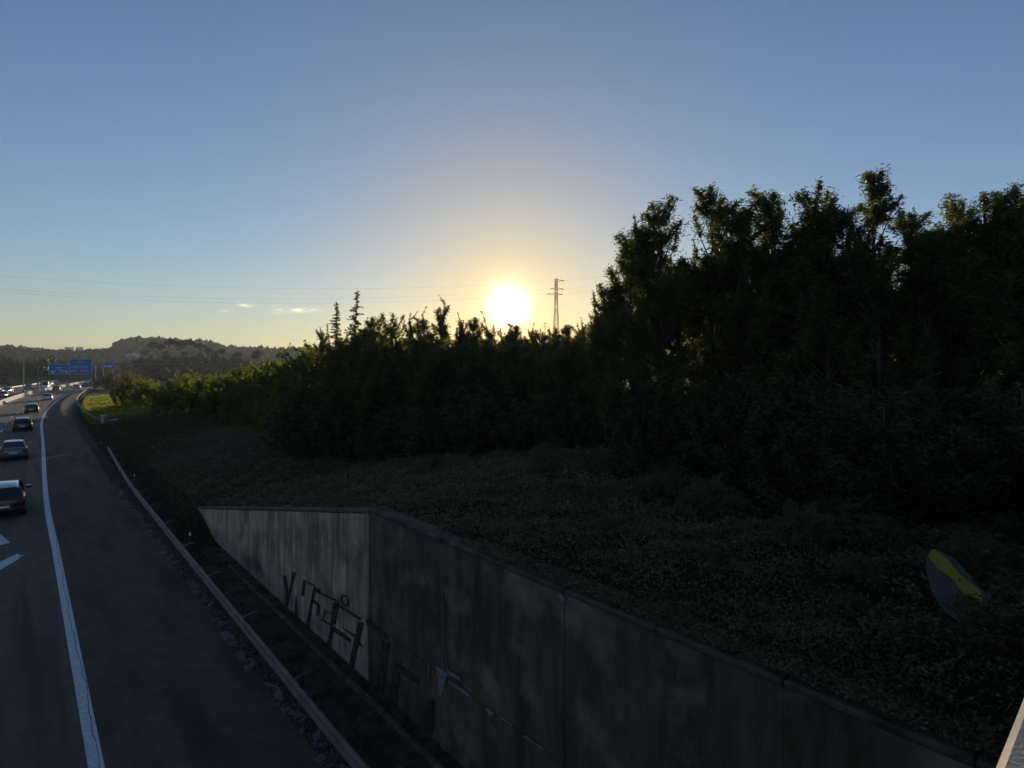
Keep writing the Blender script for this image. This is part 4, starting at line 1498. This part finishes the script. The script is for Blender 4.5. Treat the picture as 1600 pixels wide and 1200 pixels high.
A = scatter(560000, -6, 48, 5.62, 30, True, 3)
Zs = H(A[:, 2], A[:, 3])
g = np.random.default_rng(5)
A = A[np.random.default_rng(8).uniform(0, 1, len(A)) < np.clip(.75 + .9 * noise2(A[:, 2] * .55, A[:, 3] * .8, 13) + .5 * noise2(A[:, 2] * 1.9, A[:, 3] * 1.5, 3), .10, 1)]
Zs = H(A[:, 2], A[:, 3])
tuft = np.clip(noise2(A[:, 2] * 2.1, A[:, 3] * 2.3, 7) + .4 * noise2(A[:, 2] * 5.3, A[:, 3] * 5.1, 9), -.4, 1)
C = np.stack([A[:, 0], A[:, 1], Zs + .02 + (.06 + .26 * (tuft + .4)) * g.uniform(0, 1, len(A))], -1)
rdist = np.sqrt(A[:, 0] ** 2 + A[:, 1] ** 2)
gc = obj('ground_cover', leaves('ground_cover', C, (.028 + .0032 * rdist) * g.uniform(.6, 1.5, len(A)), .018 + .0019 * rdist, 'ivy', 0, 4))
tag(gc, 'dense low leafy ground cover over the bank above the wall', 'ground cover', None, 'stuff')
g = np.random.default_rng(31)
for i in range(46):
    px = g.uniform(620, 1640)
    lim = np.interp(px, [600, 930, 1100, 1300, 1500, 1750], [26, 19.5, 14.5, 11.6, 10.2, 9.6])
    nearest = (WD + .8) / ((px - 800) / F * N.x + N.y)
    Y = nearest + (lim - nearest) * g.uniform(.05, 1.0) ** .6
    p = at(px, Y, 0)
    plant('shrub', i, p.x, p.y, ground_at(p.x, p.y) - .1, g.uniform(.35, .95), 'small weedy tuft growing through the ground cover on the bank', 'weed', 'plant', 'weeds on the bank', wide=g.uniform(1.0, 1.8), leaf='ivy')
# trailing stems creeping over the wall top toward the bridge
g = np.random.default_rng(61)
n = 16000
ts = g.uniform(-4, 10.5, n)
td = 5.66 - .40 * g.uniform(0, 1, n) ** 1.1
kp = g.uniform(0, 1, n) < np.clip(1.15 - sstep(4.5, 10.5, ts) * 1.1 - (5.66 - td) * .5 + .5 * noise2(ts * 2.2, td * 2, 3), 0, 1)
tx, ty = PD(ts[kp], td[kp])
lv_ = leaves('trailing_creeper', np.stack([tx, ty, 4.185 + .05 * g.uniform(0, 1, kp.sum())], -1), .06, .034, 'ivy', 0, 15)
tag(obj('trailing_creeper', lv_), 'creeper trailing over the top edge of the retaining wall', 'creeper', None, 'stuff')
# grass of the bank past the wall end, incl. the sunlit patch
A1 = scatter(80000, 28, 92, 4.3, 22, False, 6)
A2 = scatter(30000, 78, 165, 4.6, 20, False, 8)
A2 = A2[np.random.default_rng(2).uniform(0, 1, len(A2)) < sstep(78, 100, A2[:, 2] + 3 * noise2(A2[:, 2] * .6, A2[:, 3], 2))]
A3 = scatter(9000, -5, 60, 3.45, 4.7, False, 12)
keep3 = np.random.default_rng(3).uniform(0, 1, len(A3)) < np.clip(noise2(A3[:, 2] * 1.1, A3[:, 3] * 2, 5) + .25, 0, 1)
A3 = A3[keep3]
parts = []
for A_ in (A1, A2):
    z = np.where(A_[:, 3] < 5.55, slope_front(A_[:, 2], A_[:, 3]), H(A_[:, 2], A_[:, 3]))
    parts.append(np.stack([A_[:, 0], A_[:, 1], z + .08], -1))
parts.append(np.stack([A3[:, 0], A3[:, 1], np.full(len(A3), .07)], -1))
Cg = np.concatenate(parts)
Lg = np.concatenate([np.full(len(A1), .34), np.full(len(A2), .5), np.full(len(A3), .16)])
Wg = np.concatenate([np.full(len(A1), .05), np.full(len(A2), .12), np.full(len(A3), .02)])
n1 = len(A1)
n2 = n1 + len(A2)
lit_grass = slice(n1, n2)
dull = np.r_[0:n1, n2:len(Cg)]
gr = obj('grass', leaves('grass', Cg[lit_grass], Lg[lit_grass], Wg[lit_grass], 'grass', 0, 5, .9))
tag(gr, 'short grass with sunlit yellow-green tint around the sunlit patch by the bent guardrail', 'grass', None, 'stuff')
gr = obj('shaded_rough_grass', leaves('shaded_rough_grass', Cg[dull], Lg[dull], Wg[dull], 'rough', 0, 5, .9))
tag(gr, 'rough grass toned dull for shade on the bank between the wall end and the hedge', 'grass', None, 'stuff')
# drift of dry grass in front of the thicket
g = np.random.default_rng(21)
cx = []
for (px, py, n_, sp) in ((300, 700, 2500, 1.6), (345, 678, 3200, 1.8), (395, 684, 3000, 1.8), (440, 690, 2200, 1.4), (370, 705, 1800, 2.2), (330, 725, 900, 1.8), (480, 704, 900, 1.5)):
    p = gp(px, py, 1.5)
    cx.append(np.stack([p.x + g.normal(size=n_) * sp, p.y + g.normal(size=n_) * sp * 1.3], -1))
cx = np.concatenate(cx)
s_, d_ = SD(cx[:, 0], cx[:, 1])
ok = d_ > 5.7
cx, s_, d_ = cx[ok], s_[ok], d_[ok]
zz_ = H(s_, d_) + .1 + .35 * g.uniform(0, 1, len(cx)) ** 2
dg = obj('dry_grass', leaves('dry_grass', np.stack([cx[:, 0], cx[:, 1], zz_], -1), .5, .022, 'straw', 0, 6, .7))
tag(dg, 'pale flattened dry grass drifting before the thicket', 'dry grass', None, 'stuff')
g = np.random.default_rng(91)
n = 5200
ds = g.uniform(-2, 30, n)
dd = 5.9 + 14 * g.uniform(0, 1, n) ** 1.2
kp = noise2(ds * .7, dd * .9, 17) + .4 * noise2(ds * 2.1, dd * 1.7, 5) > .18
dx_, dy_ = PD(ds[kp], dd[kp])
ds_ = obj('dead_stems', leaves('dead_stems', np.stack([dx_, dy_, H(ds[kp], dd[kp]) + .16 + .14 * g.uniform(0, 1, kp.sum())], -1), .30, .009, 'straw', 0, 33, .8))
tag(ds_, 'thin dead stems standing in patches among the ground cover', 'dead stems', None, 'stuff')
# standing dry canes
cane = thing('cane_clump', (*gp(440, 684, 2.0)[:2], ground_at(*gp(440, 684, 2.0)[:2])), 'clump of pale bare upright canes at the edge of the thicket', 'canes')
for i in range(26):
    x, y = random.gauss(0, 1.1), random.gauss(0, .5)
    h = random.uniform(1.2, 2.8)
    MB().path([Vector((x, y, -.2)), Vector((x + random.gauss(0, .05), y, h * .5)), Vector((x + random.gauss(0, .14), y + random.gauss(0, .1), h))], [.022, .018, .008], 5).build('cane', 'straw', cane)

# grey board with yellow stripes lying in the ground cover on the right
bp_ = gp(1497, 912, 4.75)
zb = ground_at(bp_.x, bp_.y)
bd = thing('discarded_board', (bp_.x, bp_.y, zb + .36), 'grey slab with a diagonal yellow band lying in the ground cover', 'board')
pxs = [(1449, 868), (1462, 863), (1490, 876), (1512, 898), (1530, 916), (1549, 930), (1540, 942), (1512, 950), (1500, 962), (1478, 948), (1456, 922), (1446, 890)]
pts = []
for (x, y) in pxs:
    v = gp(x, y, zb + .38)
    pts.append(Vector((v.x, v.y, zb + .38 + (915 - y) * .0012)) - bd.location)
nq = len(pts)
MB().add(pts + [p_ - Vector((0, 0, .03)) for p_ in pts], [tuple(range(nq))[::-1], tuple(range(nq, 2 * nq))] + [(i, (i + 1) % nq, nq + (i + 1) % nq, nq + i) for i in range(nq)]).build('panel', 'board', bd)
for poly in ([(1450, 874), (1458, 864), (1480, 877), (1500, 900), (1523, 915), (1542, 934), (1533, 947), (1512, 934), (1486, 904), (1466, 892)],):
    pts = []
    for (x, y) in poly:
        v = gp(x, y, zb + .385)
        pts.append(Vector((v.x, v.y, zb + .390 + (915 - y) * .0012)) - bd.location)
    nq = len(pts)
    MB().add(pts + [p_ - Vector((0, 0, .008)) for p_ in pts], [tuple(range(nq))[::-1], tuple(range(nq, 2 * nq))] + [(i, (i + 1) % nq, nq + (i + 1) % nq, nq + i) for i in range(nq)]).build('stripe', 'yellow', bd)

g = np.random.default_rng(77)
lc = bd.location + Vector((0, 0, .0))
nl_ = 420
ox, oy = g.normal(0, .30, nl_), g.normal(0, .22, nl_)
ok = (np.hypot(ox / .30, oy / .22) > 1.75)
lv_ = leaves('creeper', np.stack([lc.x + ox, lc.y + oy, lc.z - .02 + .10 * g.uniform(0, 1, nl_)], -1)[ok], .085, .05, 'ivy', 0, 9)
tag(obj('creeper', lv_), 'creeper leaves overgrowing the edges of the grey board', 'creeper', None, 'stuff')

# ------------------------------------------------------------------ pylon and cables
PY = 150.0
pb = at(869, PY, -.4)
ztop = zrow(434, PY)
py_ = thing('power_pylon', tuple(pb), 'steel lattice power pylon rising behind the thicket near the sun', 'pylon', rz=.25)
Ht = ztop - pb.z


def half(z):
    return .28 + 1.15 * max(0, 1 - z / (Ht * .80)) ** 1.0


lv = [0, 4, 7.6, 10.8, 13.7, 16.4, 18.8, 21, 23, Ht - 3.5, Ht - .3]
lv = sorted(z for z in lv if z <= Ht)
for sx in (-1, 1):
    for sy in (-1, 1):
        MB().path([Vector((sx * half(z), sy * half(z), z)) for z in lv], [.06] * len(lv), 4).build('leg', 'steel_dark', py_)
mb = MB()
for a, b in zip(lv, lv[1:]):
    ha, hb = half(a), half(b)
    for q in range(4):
        c0 = [(-1, -1), (1, -1), (1, 1), (-1, 1)]
        (x0, y0), (x1, y1) = c0[q], c0[(q + 1) % 4]
        mb.bar((x0 * ha, y0 * ha, a), (x1 * hb, y1 * hb, b), .028, n=4).bar((x1 * ha, y1 * ha, a), (x0 * hb, y0 * hb, b), .028, n=4)
        mb.bar((x0 * hb, y0 * hb, b), (x1 * hb, y1 * hb, b), .04, n=4)
mb.build('bracing', 'steel_dark', py_)
arms = [(zrow(438, PY) - pb.z, 0, 1.9), (zrow(451, PY) - pb.z, -1.3, 1.9), (zrow(459.5, PY) - pb.z, -2.2, 1.5)]
tips = []
for z, l_, r__ in arms:
    for e in (l_, r__):
        if abs(e) < .1:
            continue
        mb = MB().bar((0, 0, z - .35), (e, 0, z), .06, n=4).bar((0, 0, z + .3), (e, 0, z), .06, n=4)
        mb.build('crossarm', 'steel_dark', py_)
        MB().bar((e, 0, z), (e * 1.02, -.5, z - .12), .10, n=6).bar((e, 0, z), (e * 1.02, .5, z - .12), .10, n=6).build('insulator', 'steel_dark', py_)
        tips.append((e, z))
for (e, z), (ex, ey, ez), sag in ((tips[0], (-200, 110, 37.0), 7.0), (tips[1], (-200, 110, 34.0), 7.2), (tips[3], (-197, 107, 33.5), 7.2),
                                  (tips[0], (330, 215, 84), 3.0), (tips[2], (330, 218, 78), 3.0), (tips[4], (330, 218, 76), 3.0)):
    a = pb + Matrix.Rotation(.25, 3, 'Z') @ Vector((e, 0, z))
    b = Vector((ex, ey, ez))
    pts = [a.lerp(b, t) - Vector((0, 0, 4 * sag * t * (1 - t))) for t in np.linspace(0, 1, 41)]
    cb = MB().path([p_ - a for p_ in pts], [.013] * 41, 4).build('power_cable', 'steel_dark')
    cb.location = a
    tag(cb, 'thin overhead cable running left from the pylon across the sky' if ex < 0 else 'thin overhead cable running from the pylon over the dark grove', 'cable', 'cables running left' if ex < 0 else 'cables running over the grove')
p = at(851.5, 330, 0)
up = thing('utility_pole', (p.x, p.y, -.4), 'small distant pole with crossbars beside the lattice pylon', 'pole')
hh = zrow(504, 330) + .4
MB().bar((0, 0, 0), (0, 0, hh), .22, .14, 6).build('mast', 'steel_dark', up)
for dz in (.5, 2.5):
    MB().box((0, 0, hh - dz), (3.2, .2, .2)).build('crossbar', 'steel_dark', up)

# ------------------------------------------------------------------ haze
hz = MB().box((0, 0, 0), (5800, 5800, 128)).build('haze', None)
hz.location = (0, 0, 128 / 2 - 4)
hm = bpy.data.materials.new('haze')
hm.use_nodes = True
hm.node_tree.nodes.clear()
ho = hm.node_tree.nodes.new('ShaderNodeOutputMaterial')
hv = hm.node_tree.nodes.new('ShaderNodeVolumePrincipled')
hv.inputs['Color'].default_value = (0.80, 0.87, 0.95, 1)
hv.inputs['Density'].default_value = 0.00015
hv.inputs['Anisotropy'].default_value = 0.2
hm.node_tree.links.new(hv.outputs[0], ho.inputs['Volume'])
hz.data.materials.append(hm)
tag(hz, 'thin evening haze in the air over the valley', 'haze', None, 'stuff')
